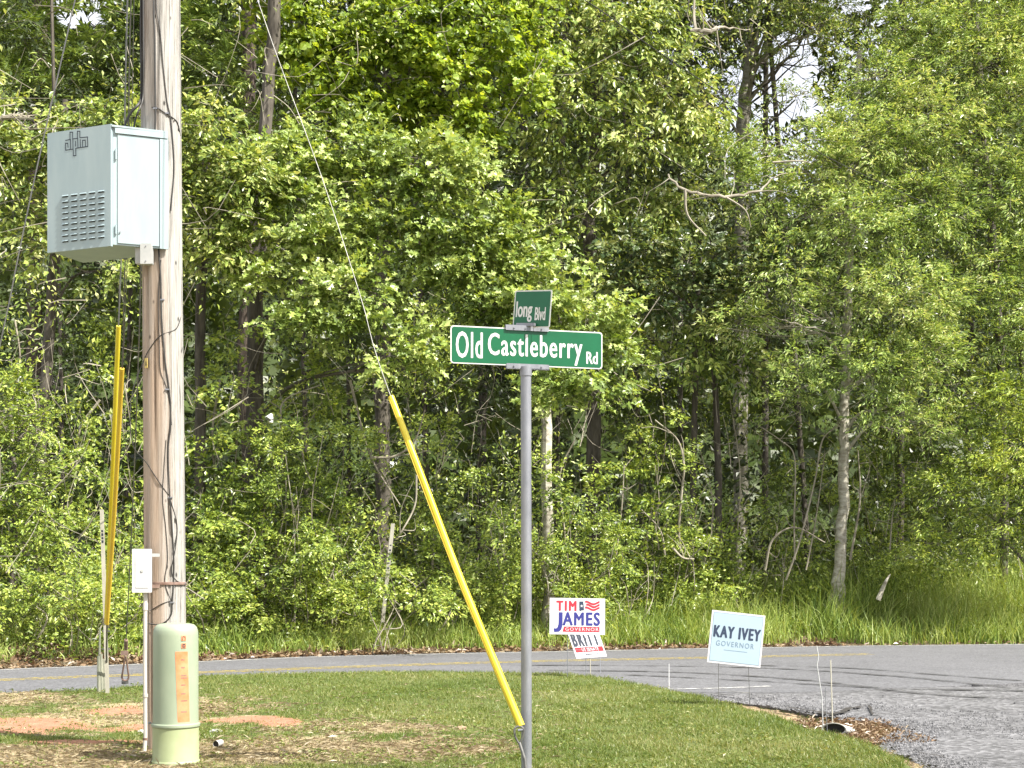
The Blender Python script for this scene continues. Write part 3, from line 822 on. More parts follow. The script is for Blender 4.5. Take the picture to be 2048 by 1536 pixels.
tree('pine_tree', 'dark pine trunk with soft needles right of the utility pole top', 'needle',
     [(492, 1240, 33, .19), (494, 600, 33, .18), (496, 200, 33, .17), (500, -400, 33, .14)],
     [(420, 60, 70, 70, 31.4, 1), (430, 160, 60, 60, 31.4, 1), (390, -30, 90, 60, 31.6, 1), (450, 230, 60, 40, 31.8, .8, .7), (560, 250, 60, 50, 32, .8, .6)], dens=12, bark='pinebark', seed=13, twigs=.3)
# bare tree in the sky gap
sky_tree = tree('sparse_tree', 'grey trunk with thin bare branches standing against the white sky gap', 'willow',
     [(1478, 1220, 37, .2), (1484, 600, 37, .19), (1488, 250, 37, .175), (1500, 100, 37, .165), (1512, -60, 37.2, .15), (1520, -400, 37.5, .1)],
     [(1570, 10, 70, 50, 35, .8, .7), (1440, 60, 40, 50, 35.2, .6, .6), (1500, -80, 160, 70, 35.5, 1.2), (1690, 40, 50, 60, 35, .8, .8), (1600, 110, 100, 80, 34, .8, .22), (1540, 60, 60, 60, 34, .8, .3), (1460, 180, 40, 60, 34, .8, .6), (1640, 60, 70, 60, 33, .8, .9), (1590, 200, 70, 40, 33, .8, .6), (1560, -10, 120, 50, 33, .8, .9)], dens=11, bark='palebark', seed=14, twigs=.8, twig_r=.01)
def bare_branches():
    mb = MB(); rng = np.random.default_rng(5)
    def grow(p, d, l, r, n):
        q = [p]
        for k in range(4):
            d = (d + Vector(rng.normal(size=3))*.16).normalized(); q.append(q[-1] + d*l/4)
        mb.tube(q, np.linspace(r, r*.55, 5), 4, False)
        if n:
            for k in range(3):
                j = int(rng.integers(1, 5))
                dd = (d + Vector((rng.normal()*.9, rng.normal()*.4, rng.normal()*.6+.15))).normalized()
                grow(q[j], dd, l*(.45+.3*rng.random()), r*.55, n-1)
    for (x0, y0, x1, y1, r) in ((1492, 200, 1545, 75, .055), (1500, 190, 1640, 110, .045), (1498, 120, 1440, 60, .03), (1488, 240, 1440, 150, .04), (1490, 215, 1610, 165, .03), (1545, 75, 1610, 30, .03)):
        a, b = P(x0, y0, 37), P(x1, y1, 36.6)
        grow(a, (b-a).normalized(), (b-a).length*1.15, r, 3)
    mb.build('limb', M['bark'], sky_tree)
bare_branches()

# large visible limbs and pale hanging branches of the front trees
def branch_thing(label, pts, r0, r1, mat='twig', forks=(), name='fallen_branch', cat='branch'):
    base = P(*pts[-1])
    root = empty(name, base, label, cat)
    mb = MB(); pp = curve_pts([P(*p) for p in pts], 6)
    tt = np.linspace(0, 1, len(pp)); pp = [p + Vector((math.sin(i*1.7), 0, math.cos(i*2.3)))*.018 for i, p in enumerate(pp)]
    mb.tube(pp, (r0 + (r1-r0)*tt)*np.clip(1.15-np.abs(tt-.55)*1.5, .3, 1), 7)
    rg = np.random.default_rng(len(label))
    for _ in range(9):
        j = int(rg.integers(1, len(pp)-1)); e = pp[j] + Vector((rg.normal()*.35, rg.normal()*.15, rg.normal()*.3-.1))
        mb.tube(curve_pts([pp[j], pp[j].lerp(e, .5) + Vector(rg.normal(size=3))*.06, e], 4), np.linspace(r1*.28, r1*.06, 9), 4, False)
    for fk in forks:
        q = curve_pts([P(*p) for p in fk[0]], 5)
        mb.tube(q, np.linspace(fk[1], fk[1]*.4, len(q)), 5)
    mb.build('bough', M[mat], root, True)
    return root
branch_thing('thick pale dead bough curving across the leaves right of centre', [(1700, 330, 28.2), (1560, 350, 27.4), (1520, 380, 27.2), (1450, 393, 27.0), (1370, 380, 26.9), (1335, 350, 26.9)], .014, .036,
             forks=(([(1370, 378, 26.9), (1375, 430, 26.9), (1412, 472, 26.9)], .03), ([(1450, 393, 27), (1490, 420, 27), (1502, 455, 27)], .02), ([(1545, 325, 27.2), (1600, 322, 27.2), (1625, 328, 27.3)], .02)))
branch_thing('pale forked bough near the top, left of the sky gap', [(1500, 60, 28.3), (1440, 55, 27.6), (1420, 62, 27.5), (1382, 60, 27.5)], .02, .06,
             forks=(([(1392, 62, 27.5), (1388, 30, 27.6), (1390, -20, 27.8)], .04),))
branch_thing('pale horizontal bough above the cabinet at the left edge', [(60, 233, 23.2), (30, 232, 23.1), (0, 236, 23.1), (-60, 240, 23.2)], .03, .05)
branch_thing('arching pale twig beside the pale mottled trunk', [(1690, 835, 28.3), (1740, 842, 28.2), (1780, 860, 28.2), (1810, 868, 28.2)], .022, .010)
branch_thing('thin dead fan of twigs left of the pale mottled trunk, high up', [(1550, 635, 27.2), (1600, 650, 27.2), (1690, 672, 27.2)], .02, .012,
             forks=(([(1585, 600, 27.2), (1620, 625, 27.2), (1680, 655, 27.2)], .012), ([(1590, 628, 27.2), (1640, 640, 27.2)], .01), ([(1600, 650, 27.2), (1612, 670, 27.2)], .01)))

def zones(pxs, base):
    Z = [(190, 'at the far left'), (300, 'behind the yellow guards'), (470, 'beside the utility pole'), (620, 'by the thick oak trunk'), (820, 'near the survey stake'),
         (1000, 'left of the sign post'), (1110, 'behind the sign post'), (1250, 'above the red-and-blue sign'), (1400, 'between the yard signs'), (1540, 'above the pale blue sign'),
         (1660, 'left of the mottled trunk'), (1800, 'right of the mottled trunk'), (9999, 'near the right edge')]
    z = [next(t for lim, t in Z if p < lim) for p in pxs]
    out = [None]*len(pxs)
    for t in set(z):
        idx = sorted([i for i in range(len(pxs)) if z[i] == t], key=lambda i: pxs[i])
        for k, i in enumerate(idx):
            o = '' if len(idx) == 1 else (', leftmost there', ', second from left there', ', third from left there', ', fourth from left there', ', fifth from left there')[k]
            out[i] = base + ' ' + t + o
    return out
# interior trees: trunks and sparse leaves in the shade
rng0 = np.random.default_rng(77)
INT = [(-200, 36), (130, 30), (250, 38), (330, 33), (620, 36), (700, 40), (860, 35), (960, 41), (1060, 37), (1110, 33), (1290, 36), (1360, 42), (1530, 40), (1620, 34), (1800, 36), (1930, 41), (2180, 37)]
ILAB = zones([a for a, b in INT], 'grey-trunked tree back in the shade')
for i, (px, d) in enumerate(INT):
    top = -rng0.integers(200, 600)
    lean = rng0.normal()*25
    r = (.06 + .09*rng0.random())*(.65 if d < 36 else 1)
    lobes = []
    for _ in range(9):
        lobes.append((px+lean + rng0.normal()*90, rng0.uniform(-350, 950), rng0.uniform(60, 150), rng0.uniform(50, 110), d-1+rng0.normal()*1.0, 1.5, .7))
    for _ in range(3):
        lobes.append((px + rng0.normal()*150, rng0.uniform(-500, -200), 190, 110, d-2+rng0.normal()*2, 2.5, 1))
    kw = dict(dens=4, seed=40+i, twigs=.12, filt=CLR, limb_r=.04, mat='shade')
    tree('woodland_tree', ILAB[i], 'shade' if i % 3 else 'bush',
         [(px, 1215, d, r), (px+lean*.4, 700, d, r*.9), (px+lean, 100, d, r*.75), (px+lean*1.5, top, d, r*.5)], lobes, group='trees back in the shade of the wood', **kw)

# canopy and far wood
def far_wood():
    # dense interior leafage, clumped
    rng = np.random.default_rng(19)
    n = 120000
    x = rng.uniform(-22, 22, n); y = rng.uniform(30.5, 43, n); z = rng.random(n)**.9*17
    cl = vnoise(x + y*.7, z, .9, 101)*.5 + vnoise(x - y*.9, z + y*.4, 2.2, 102)*.5
    lowdark = np.clip((z-6.5)/4, 0, 1)*.12
    k = cl + lowdark > .50
    c = np.stack([x, y, z], -1)[k]; c = c[CLR(c)]
    n = len(c)
    v, f = leaf_arrays(c, rng.normal(size=(n, 3)) + np.array([0, 0, -.3]), rng.normal(size=(n, 3))*.6 + np.array([.2, -.4, .9]), .10 + .12*rng.random(n), .05 + .05*rng.random(n), T_LANCE)
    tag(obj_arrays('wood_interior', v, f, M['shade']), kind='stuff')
    for (nn, d0, d1, z1, thr, mt) in ((90000, 1.6, 5.5, 8, .53, 'shrub'), (110000, 1.9, 6, 14, .52, 'ovate')):
        x = rng.uniform(-14, 16, nn); y = interp(x, FAR) + rng.uniform(d0, d1, nn); z = rng.random(nn)*z1
        px, py = to_px(x, y, z)
        cl = vnoise(x*1.3 + y*.6, z*1.2, 1.0, 111)*.45 + vnoise(x - y, z*1.2 + y*.5, 2.9, 112)*.55
        thr2 = thr + np.where(z < 9, .04, 0) + np.where((z > 2.4) & (z < 7.2), .055, 0)*(px < 1700) + np.interp(px, [0, 1500, 1800], [0, 0, -.02])
        k = cl > thr2
        c = np.stack([x, y, z], -1)[k]; c = c[CLR(c)]; n = len(c)
        v, f = leaf_arrays(c, rng.normal(size=(n, 3)) + np.array([0, 0, -.3]), rng.normal(size=(n, 3))*.5 + np.array([.35, -.5, .7]), .05 + .085*rng.random(n), .025 + .032*rng.random(n), T_LANCE)
        tag(obj_arrays('understorey_leaves', v, f, M[mt]), kind='stuff')
    # the closed mass of the wood far behind
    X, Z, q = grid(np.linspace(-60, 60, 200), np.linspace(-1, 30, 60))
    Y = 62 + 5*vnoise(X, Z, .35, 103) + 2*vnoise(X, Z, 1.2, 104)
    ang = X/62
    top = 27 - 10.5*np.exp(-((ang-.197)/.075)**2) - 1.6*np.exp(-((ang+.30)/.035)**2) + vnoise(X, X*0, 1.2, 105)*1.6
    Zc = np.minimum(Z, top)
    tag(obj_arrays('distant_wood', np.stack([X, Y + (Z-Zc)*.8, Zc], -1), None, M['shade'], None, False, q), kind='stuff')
    rng = np.random.default_rng(9)
    n = 28000
    c = np.stack([rng.uniform(-32, 32, n), rng.uniform(44, 58, n), rng.uniform(0, 26, n)], -1)
    n2 = 26000
    c2 = np.stack([rng.uniform(-26, 26, n2), rng.uniform(33, 46, n2), 15.0 + rng.random(n2)*5], -1)
    n3 = 10000
    c3 = np.stack([rng.uniform(-26, 26, n3), rng.uniform(31, 46, n3), rng.random(n3)**1.6*4.5], -1)
    c = np.vstack([c, c2, c3]); c = c[CLR(c)]
    n = len(c)
    ax = rng.normal(size=(n, 3)); nm = rng.normal(size=(n, 3)) + np.array([0, -.4, .8])
    ln = .22 + .22*rng.random(n)
    v, f = leaf_arrays(c, ax, nm, ln, ln*.55, T_LANCE)
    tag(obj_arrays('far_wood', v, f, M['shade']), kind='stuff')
far_wood()

# saplings and shrubs of the undergrowth
def shrub(label, px, d, top, w, seed, kind='shrub', dens=20, stems=5, pale=True, bottom=1235, name='shrub', group=None, bright=1):
    rng = np.random.default_rng(500+seed)
    base = P(px, 1250, d); base.z = ground_z(base.x, base.y)
    root = empty(name, base, label, name.replace('_', ' '), group)
    lobes = []
    n = max(3, int((bottom-top)/45))
    for k in range(n):
        y = top + (bottom-top)*(k+.3)/n
        ww = w*(.45 + .55*min(1, (k+1)/n*1.6))
        for _ in range(2):
            lobes.append((px + rng.normal()*w*.45, y + rng.normal()*15, ww*.55*rng.uniform(.7, 1.2), 36*rng.uniform(.7, 1.3), d + rng.normal()*.45, .5, rng.uniform(.5, 1.2)))
    mb = MB()
    for s in range(stems):
        a = base + Vector((rng.normal()*.12, rng.normal()*.12, -.05))
        e = P(px + rng.normal()*w*.5, top + rng.uniform(0, (bottom-top)*.35), d + rng.normal()*.4)
        m1 = a.lerp(e, .35) + Vector(rng.normal(size=3))*.18; m2 = a.lerp(e, .7) + Vector(rng.normal(size=3))*.2
        q = curve_pts([a, m1, m2, e], 5)
        r = .006 + .010*rng.random()
        mb.tube(q, np.linspace(r, r*.4, len(q)), 5, False)
        for _ in range(2):
            j = int(rng.integers(4, len(q)-3)); b2 = q[j] + Vector((rng.normal()*.2, rng.normal()*.2, .1+abs(rng.normal())*.35))
            mb.tube(curve_pts([q[j], q[j].lerp(b2, .5)+Vector(rng.normal(size=3))*.06, b2], 3), np.linspace(r*.6, r*.2, 7), 4, False)
    mb.build('stem', M['stem' if pale else 'bark'], root)
    L, st, o, tl, dr = sprays(lobes_px(lobes), kind, dens, rng, .4)
    gz = ground_z(base.x, base.y)
    L = keep_leaves(L, lambda p: p[:, 2] > gz + .03)
    v, f = leaf_arrays(*L, KIND[kind][0])
    obj_arrays('foliage', v, f, M[KIND[kind][6]], root)
    return root
SH = [  # label, px, d, top, width
    ('shrub thick with small leaves at the far left, behind the marker post', 150, 23.2, 1050, 110),
    ('shrub growing behind the two yellow guy guards', 250, 23.4, 1090, 80),
    ('tall leafy shrub immediately right of the utility pole', 420, 24.2, 1040, 90),
    ('upright leafy shrub with several pale stems, left of the long yellow guard', 510, 24.8, 900, 100),
    ('pale-stemmed leafy sapling clump beside the thick grey oak trunk', 580, 24.6, 860, 80),
    ('tall shrub left of the white survey stake', 680, 25.0, 870, 90),
    ('low shrub around the foot of the white survey stake', 768, 23.9, 1135, 80),
    ('leafy shrub crossed by the lower half of the long yellow guard', 890, 25.4, 1040, 90),
    ('shrub just left of the sign post', 990, 25.8, 940, 80),
    ('shrub just right of the sign post', 1110, 26.0, 930, 90),
    ('shrub behind the white red-and-blue yard sign', 1180, 26.4, 1010, 100),
    ('shrub with thin upright stems right of the red-and-blue yard sign', 1270, 26.8, 1060, 100),
    ('shrub left of the pale blue yard sign', 1370, 28.0, 940, 90),
    ('shrub behind the pale blue yard sign', 1470, 29.0, 1070, 100),
    ('shrub left of the pale mottled trunk', 1580, 29.6, 960, 80),
    ('shrub right of the pale mottled trunk', 1770, 30.2, 920, 100),
    ('shrub among the tall grass near the right edge', 1880, 30.6, 990, 100),
]
for i, (lab, px, d, top, w) in enumerate(SH):
    shrub(lab, px, d, top, w, i, dens=15 if i not in (0, 3, 4) else 19)
for i, (lab, px, d, top, w) in enumerate((('tall thin-leaved sapling right of the utility pole, in front of the dark trunks', 455, 25.2, 640, 80),
        ('tall sapling between the thick oak trunk and the long yellow guard', 640, 25.6, 700, 80),
        ('tall sapling above the middle of the long yellow guard', 860, 26.4, 770, 90),
        ('tall sapling in the shade right of the sign post', 1290, 28.2, 720, 100),
        ('tall sapling left of the pole behind the yellow guards', 230, 24.6, 650, 90))):
    shrub(lab, px, d, top, w, 60+i, kind='bush', dens=9, stems=3, name='sapling')
LOWX = [-60 + i*93 + random.uniform(-25, 25) for i in range(17)]
LLAB = zones(LOWX, 'low leafy roadside bush')
for i in range(len(LOWX)):   # low front row
    px = LOWX[i]
    d = float(interp((px-1024)/F*25, FAR)) + random.uniform(1.7, 2.9)
    shrub(LLAB[i], px, d, random.uniform(1130, 1185), 75, 100+i, dens=17, stems=3, bottom=1245, name='low_bush', group='low bushes along the far road edge')
# thin pale stems and creepers in the shade
def stems_things():
    rng = np.random.default_rng(31)
    rows = [([(1125, 1170), (1130, 1080), (1120, 950), (1150, 880)], 27), ([(1232, 1110), (1244, 1010), (1248, 930)], 27.2), ([(1222, 1180), (1210, 1080), (1218, 1040)], 27), ([(1318, 1100), (1310, 1040), (1318, 1000), (1310, 930)], 27.3),
            ([(1360, 1105), (1358, 1050), (1365, 970), (1368, 930), (1355, 880), (1310, 840)], 27.3), ([(1330, 1110), (1320, 1060), (1280, 1016)], 27.2), ([(1345, 1095), (1365, 1115), (1388, 1118)], 27), ([(1590, 1120), (1588, 1040), (1590, 990), (1588, 910), (1560, 880), (1500, 840)], 28),
            ([(1572, 1160), (1600, 1080), (1630, 960), (1645, 880), (1680, 850)], 28), ([(1612, 1140), (1628, 1060), (1640, 980), (1650, 900)], 28.1), ([(1530, 1140), (1545, 1080), (1590, 1055), (1650, 1085)], 27.8), ([(1780, 1100), (1784, 1040), (1790, 1000)], 28),
            ([(528, 1180), (530, 1120), (524, 1050), (540, 980)], 24.7), ([(548, 1190), (552, 1110), (570, 1020), (572, 960)], 24.6), ([(565, 950), (562, 850), (570, 800), (640, 770)], 25), ([(833, 950), (830, 1010), (805, 1060), (790, 1080)], 24.6),
            ([(740, 915), (790, 912), (830, 880), (850, 820)], 25), ([(700, 760), (730, 880), (755, 940), (800, 1010)], 25.2), ([(865, 1140), (866, 1080), (868, 1040)], 25.4), ([(1700, 1120), (1720, 1000), (1716, 900)], 28.6),
            ([(200, 800), (160, 860), (150, 960), (130, 1060)], 24.5), ([(30, 640), (40, 720), (25, 800)], 23.4), ([(440, 760), (425, 860), (430, 960)], 25.6), ([(1420, 1120), (1425, 1000), (1400, 900)], 28.4), ([(1470, 1130), (1480, 950), (1460, 800)], 29)]
    SLAB = zones([r_[0][len(r_[0])//2][0] for r_ in rows], 'thin pale bare stem')
    for i, (pts, d) in enumerate(rows):
        mb = MB()
        q = curve_pts([P(x, y, d + rng.normal()*.05) for x, y in pts], 7)
        r = .012 + .010*rng.random()
        mb.tube(q, np.linspace(r*1.3, r*.6, len(q)), 6)
        for _ in range(4):
            j = int(rng.integers(3, len(q)-2))
            b2 = q[j] + Vector((rng.normal()*.35, rng.normal()*.2, abs(rng.normal())*.35))
            mb.tube(curve_pts([q[j], q[j].lerp(b2, .5)+Vector(rng.normal(size=3))*.05, b2], 4), np.linspace(r*.5, r*.2, 9), 4, False)
        base = q[0]
        root = empty('woody_stem', base, SLAB[i], 'stem', 'thin pale stems in the undergrowth')
        mb.build('shoot', M['stem'], root)
    # fine brushwood, uncountable
    mb = MB()
    for _ in range(850):
        px = rng.uniform(-150, 2200); d = float(interp((px-1024)/F*28, FAR)) + rng.uniform(1.5, 7)
        y = rng.uniform(780, 1240); a = P(px, y, d)
        b2 = a + Vector((rng.normal()*.5, rng.normal()*.3, rng.uniform(-.1, 1.3)))
        m1 = a.lerp(b2, .5) + Vector(rng.normal(size=3))*.12
        r = rng.uniform(.003, .009)
        mb.tube(curve_pts([a, m1, b2], 3), np.linspace(r, r*.4, 7), 3, False)
    for _ in range(520):
        px = rng.uniform(-150, 2200); d = float(interp((px-1024)/F*28, FAR)) + rng.uniform(1.0, 6)
        y = rng.uniform(-50, 800); a = P(px, y, d)
        if not CLR(np.array([tuple(a)]))[0]: continue
        b2 = a + Vector((rng.normal()*.8, rng.normal()*.3, rng.normal()*.5 - .2))
        m1 = a.lerp(b2, .5) + Vector(rng.normal(size=3))*.15
        r = rng.uniform(.004, .011)
        mb.tube(curve_pts([a, m1, b2], 3), np.linspace(r, r*.4, 7), 3, False)
    tag(mb.build('brushwood', M['twig']), kind='stuff')
stems_things()

# tall grass, ground cover, leaf litter and lawn blades
def blades(x, y, z, h, w, lean, rng, seg=3):
    n = len(x)
    a = rng.uniform(0, 2*math.pi, n)
    dx, dy = np.cos(a), np.sin(a)
    sa = rng.uniform(0, 2*math.pi, n); sx, sy = np.cos(sa), np.sin(sa)
    V = []
    for k in range(seg+1):
        t = k/seg
        cx = x + dx*lean*h*t*t; cy = y + dy*lean*h*t*t; cz = z + h*(t - .35*lean*t*t)
        ww = w*(1-t**1.5)*.5
        if k < seg:
            V += [np.stack([cx-sx*ww, cy-sy*ww, cz], -1), np.stack([cx+sx*ww, cy+sy*ww, cz], -1)]
        else:
            V += [np.stack([cx, cy, cz], -1)]
    v = np.stack(V, 1); m = v.shape[1]
    f = []
    for k in range(seg-1):
        f += [(2*k, 2*k+1, 2*k+3), (2*k, 2*k+3, 2*k+2)]
    f += [(2*seg-2, 2*seg-1, 2*seg)]
    f = np.array(f)[None] + (np.arange(n)*m)[:, None, None]
    return v.reshape(-1, 3), f.reshape(-1, 3)

def tall_grass():
    rng = np.random.default_rng(3)
    n = 62000
    x = rng.uniform(-11, 14, n); s = rng.uniform(.12, 4.6, n)
    y = interp(x, FAR) + s
    px, _ = to_px(x, y, 0*x)
    dens = np.interp(px, [-200, 0, 300, 420, 700, 1000, 1350, 1500, 2300], [.8, .8, .7, .7, .95, 1, 1, 1, 1])
    nz = vnoise(x, y, 1.3, 71)
    k = rng.random(n) < dens*np.clip(nz*1.9, .15, 1)*np.where(px < 1350, np.clip(1.5-s*.4, .1, 1), 1)
    k &= (s > np.interp(px, [0, 700, 1100, 1650, 1750], [.6, .5, .4, .35, .2]))
    x, y, s, px, nz = x[k], y[k], s[k], px[k], nz[k]
    h = np.interp(px, [0, 400, 900, 1300, 1500, 1700, 2200], [.44, .42, .58, .75, 1.0, 1.2, 1.25])*(.45 + .8*rng.random(len(x)))*np.clip(.3+s*.5, .4, 1.15)*(.7+.6*nz)
    v, f = blades(x, y, verge_z(x, y)-.02, h, .013+.009*rng.random(len(x)), rng.uniform(.1, .9, len(x)), rng, 3)
    tag(obj_arrays('tall_grass', v, f, M['tallgrass']), kind='stuff')
    # ground cover
    n = 42000
    x = rng.uniform(-12, 15, n); s = .45 + rng.random(n)*4.5
    y = interp(x, FAR) + s
    px, _ = to_px(x, y, 0*x)
    nz = vnoise(x, y, 1.1, 72)
    k = rng.random(n) < np.where(px < 1500, 1, .45)*np.clip((s-.5)*1.2, .12, 1)*np.clip(nz*2, .2, 1)
    x, y, s, nz = x[k], y[k], s[k], nz[k]; n = len(x)
    hh = np.clip((s-.5)*.28, .04, .75)*(.5+nz)
    z = verge_z(x, y) + hh*rng.random(n)**.6
    c = np.stack([x, y, z], -1)
    ax = rng.normal(size=(n, 3)); ax[:, 2] = ax[:, 2]*.3 + .1
    nm = rng.normal(size=(n, 3))*.5 + np.array([.2, -.35, .9])
    ln = .05 + .06*rng.random(n)
    v, f = leaf_arrays(c, ax, nm, ln, ln*.55, T_KITE)
    tag(obj_arrays('ground_cover', v, f, M['shrub']), kind='stuff')
    # litter
    n = 26000
    x = rng.uniform(-12, 13, n); s = rng.random(n)**1.3*2.0 - .06
    y = interp(x, FAR) + s
    px, _ = to_px(x, y, 0*x)
    k = rng.random(n) < np.interp(px, [-100, 300, 900, 1100, 1500, 1660, 1750, 2300], [.6, .9, .8, .45, .4, .4, .08, .03])
    x, y, n = x[k], y[k], k.sum()
    c = np.stack([x, y, np.maximum(verge_z(x, y), RZ-.01) + .008 + .035*rng.random(n)], -1)
    ax = rng.normal(size=(n, 3))*np.array([1, 1, .35]); nm = rng.normal(size=(n, 3))*.6 + np.array([0, 0, 1])
    ln = .05 + .08*rng.random(n)
    v, f = leaf_arrays(c, ax, nm, ln, ln*.5, T_LANCE)
    tag(obj_arrays('leaf_litter', v, f, M['litter']), kind='stuff')
tall_grass()

def lawn_grass():
    rng = np.random.default_rng(4)
    V = []; Fc = []; off = 0
    n = 320000
    d = 8.0 * (19.0/8.0)**rng.random(n)
    x = rng.uniform(-.40, .27, n)*d; y = d
    e = edge_dist(x, y)
    c, s = lawn_masks(x, y)
    nz = vnoise(x, y, 4, 81)*.6 + vnoise(x, y, 14, 82)*.4
    keep = (e > -.05 - .10*nz) & (rng.random(n) < np.clip(1.15 - c*1.2, .05, 1)*np.clip(1.15 - s*1.02, .10, 1)*np.clip(.25+1.5*nz, .2, 1))
    x, y, c, s, nz, e = x[keep], y[keep], c[keep], s[keep], nz[keep], e[keep]
    h = (.022 + .036*rng.random(len(x)))*(.6+.8*nz)*(1-.35*s)*(1 + .6*np.exp(-np.clip(e, 0, 9)/.12))
    nr = y < 10.5
    wd = .0045 + .0035*rng.random(len(x)); ln = rng.uniform(.2, 1.5, len(x)); z = lawn_z(x, y)-.004
    v1, f1 = blades(x[nr], y[nr], z[nr], h[nr], wd[nr], ln[nr], rng, 2)
    nr = ~nr
    v2, f2 = blades(x[nr], y[nr], z[nr], h[nr]*.9, wd[nr]*1.25, ln[nr]*.8, rng, 1)
    tag(obj_arrays('lawn_grass', np.vstack([v1, v2]), np.vstack([f1, f2+len(v1)]), M['grass']), kind='stuff')
    # dry straw lying on the bare areas
    n = 60000
    d = 8.0 * (16.0/8.0)**rng.random(n); x = rng.uniform(-.40, .05, n)*d; y = d
    c, s = lawn_masks(x, y)
    k = (rng.random(n) < np.clip(s*1.2-.25, 0.03, .8)*np.clip(1-1.3*c, .03, 1)**2) & (edge_dist(x, y) > 0)
    x, y = x[k], y[k]; n = len(x)
    cc = np.stack([x, y, lawn_z(x, y)+.004+.012*rng.random(n)], -1)
    ax = rng.normal(size=(n, 3))*np.array([1, 1, .12]); nm = rng.normal(size=(n, 3))*.3 + np.array([0, 0, 1])
    v, f = leaf_arrays(cc, ax, nm, .03+.06*rng.random(n), .003+.003*rng.random(n), T_LANCE)
    tag(obj_arrays('dry_straw', v, f, M['straw']), kind='stuff')
    # broad-leaved weeds in the lawn, clumped
    n = 26000
    d = 8.2 * (17.5/8.2)**rng.random(n); x = rng.uniform(-.38, .24, n)*d; y = d
    k = (vnoise(x, y, 2.3, 201)*.6 + vnoise(x, y, 8, 202)*.4 > .60) & (edge_dist(x, y) > .02)
    x, y = x[k], y[k]; n = len(x)
    cc = np.stack([x, y, lawn_z(x, y) + .012 + .03*rng.random(n)], -1)
    ax = rng.normal(size=(n, 3))*np.array([1, 1, .3]); nm = rng.normal(size=(n, 3))*.4 + np.array([0, 0, 1])
    v, f = leaf_arrays(cc, ax, nm, .018+.022*rng.random(n), .012+.012*rng.random(n), T_LANCE)
    tag(obj_arrays('lawn_weeds', v, f, M['grass']), kind='stuff')
    # weeds and litter in the dirt margin between lawn and side road
    n = 5200
    y = rng.uniform(8.5, 15.6, n); xl = np.interp(y, *zip(*SIDE_L)); ed = np.interp(y, [9, 10.2, 11.4, 12.65, 14, 15.5], [2.63, 2.56, 2.42, 2.29, 2.06, 1.69])
    x = ed + (xl-ed)*rng.uniform(-.1, 1.0, n)
    k = rng.random(n) < np.clip(vnoise(x, y, 3, 91)*1.8, .1, 1)
    x, y = x[k], y[k]; n = len(x)
    h = .03+.07*rng.random(n)
    v, f = blades(x, y, np.full(n, -.17), h, np.full(n, .006), rng.uniform(.3, 1.6, n), rng, 2)
    tag(obj_arrays('margin_grass', v, f, M['grass']), kind='stuff')
    n = 2600
    t = rng.random(n)
    y = 11.3 + t*1.9; x = rng.uniform(2.55, 3.35, n)
    c3 = np.stack([x, y, -.15+.05*rng.random(n)], -1)
    ax = rng.normal(size=(n, 3))*np.array([1, 1, .4]); nm = rng.normal(size=(n, 3))*.6 + np.array([0, 0, 1])
    v, f = leaf_arrays(c3, ax, nm, .03+.04*rng.random(n), .012+.012*rng.random(n), T_LANCE)
    tag(obj_arrays('margin_litter', v, f, M['litter']), kind='stuff')
    # loose gravel over the apron near its broken edge
    n = 7000
    y = 8.8 + rng.random(n)*7; xl = np.interp(y, *zip(*SIDE_L))
    x = xl - .12 + np.abs(rng.normal(size=n))*.9
    r = .006 + .012*rng.random(n)
    oct_ = np.array([(1, 0, 0), (0, 1, 0), (-1, 0, 0), (0, -1, 0), (0, 0, .8)])
    V = np.stack([x, y, np.full(n, RZ-.006)], -1)[:, None, :] + oct_[None]*r[:, None, None]*(.7+.6*rng.random((n, 5, 1)))
    F_ = np.array([(0, 1, 4), (1, 2, 4), (2, 3, 4), (3, 0, 4)])[None] + (np.arange(n)*5)[:, None, None]
    tag(obj_arrays('loose_gravel', V.reshape(-1, 3), F_.reshape(-1, 3), M['apron']), kind='stuff')
lawn_grass()

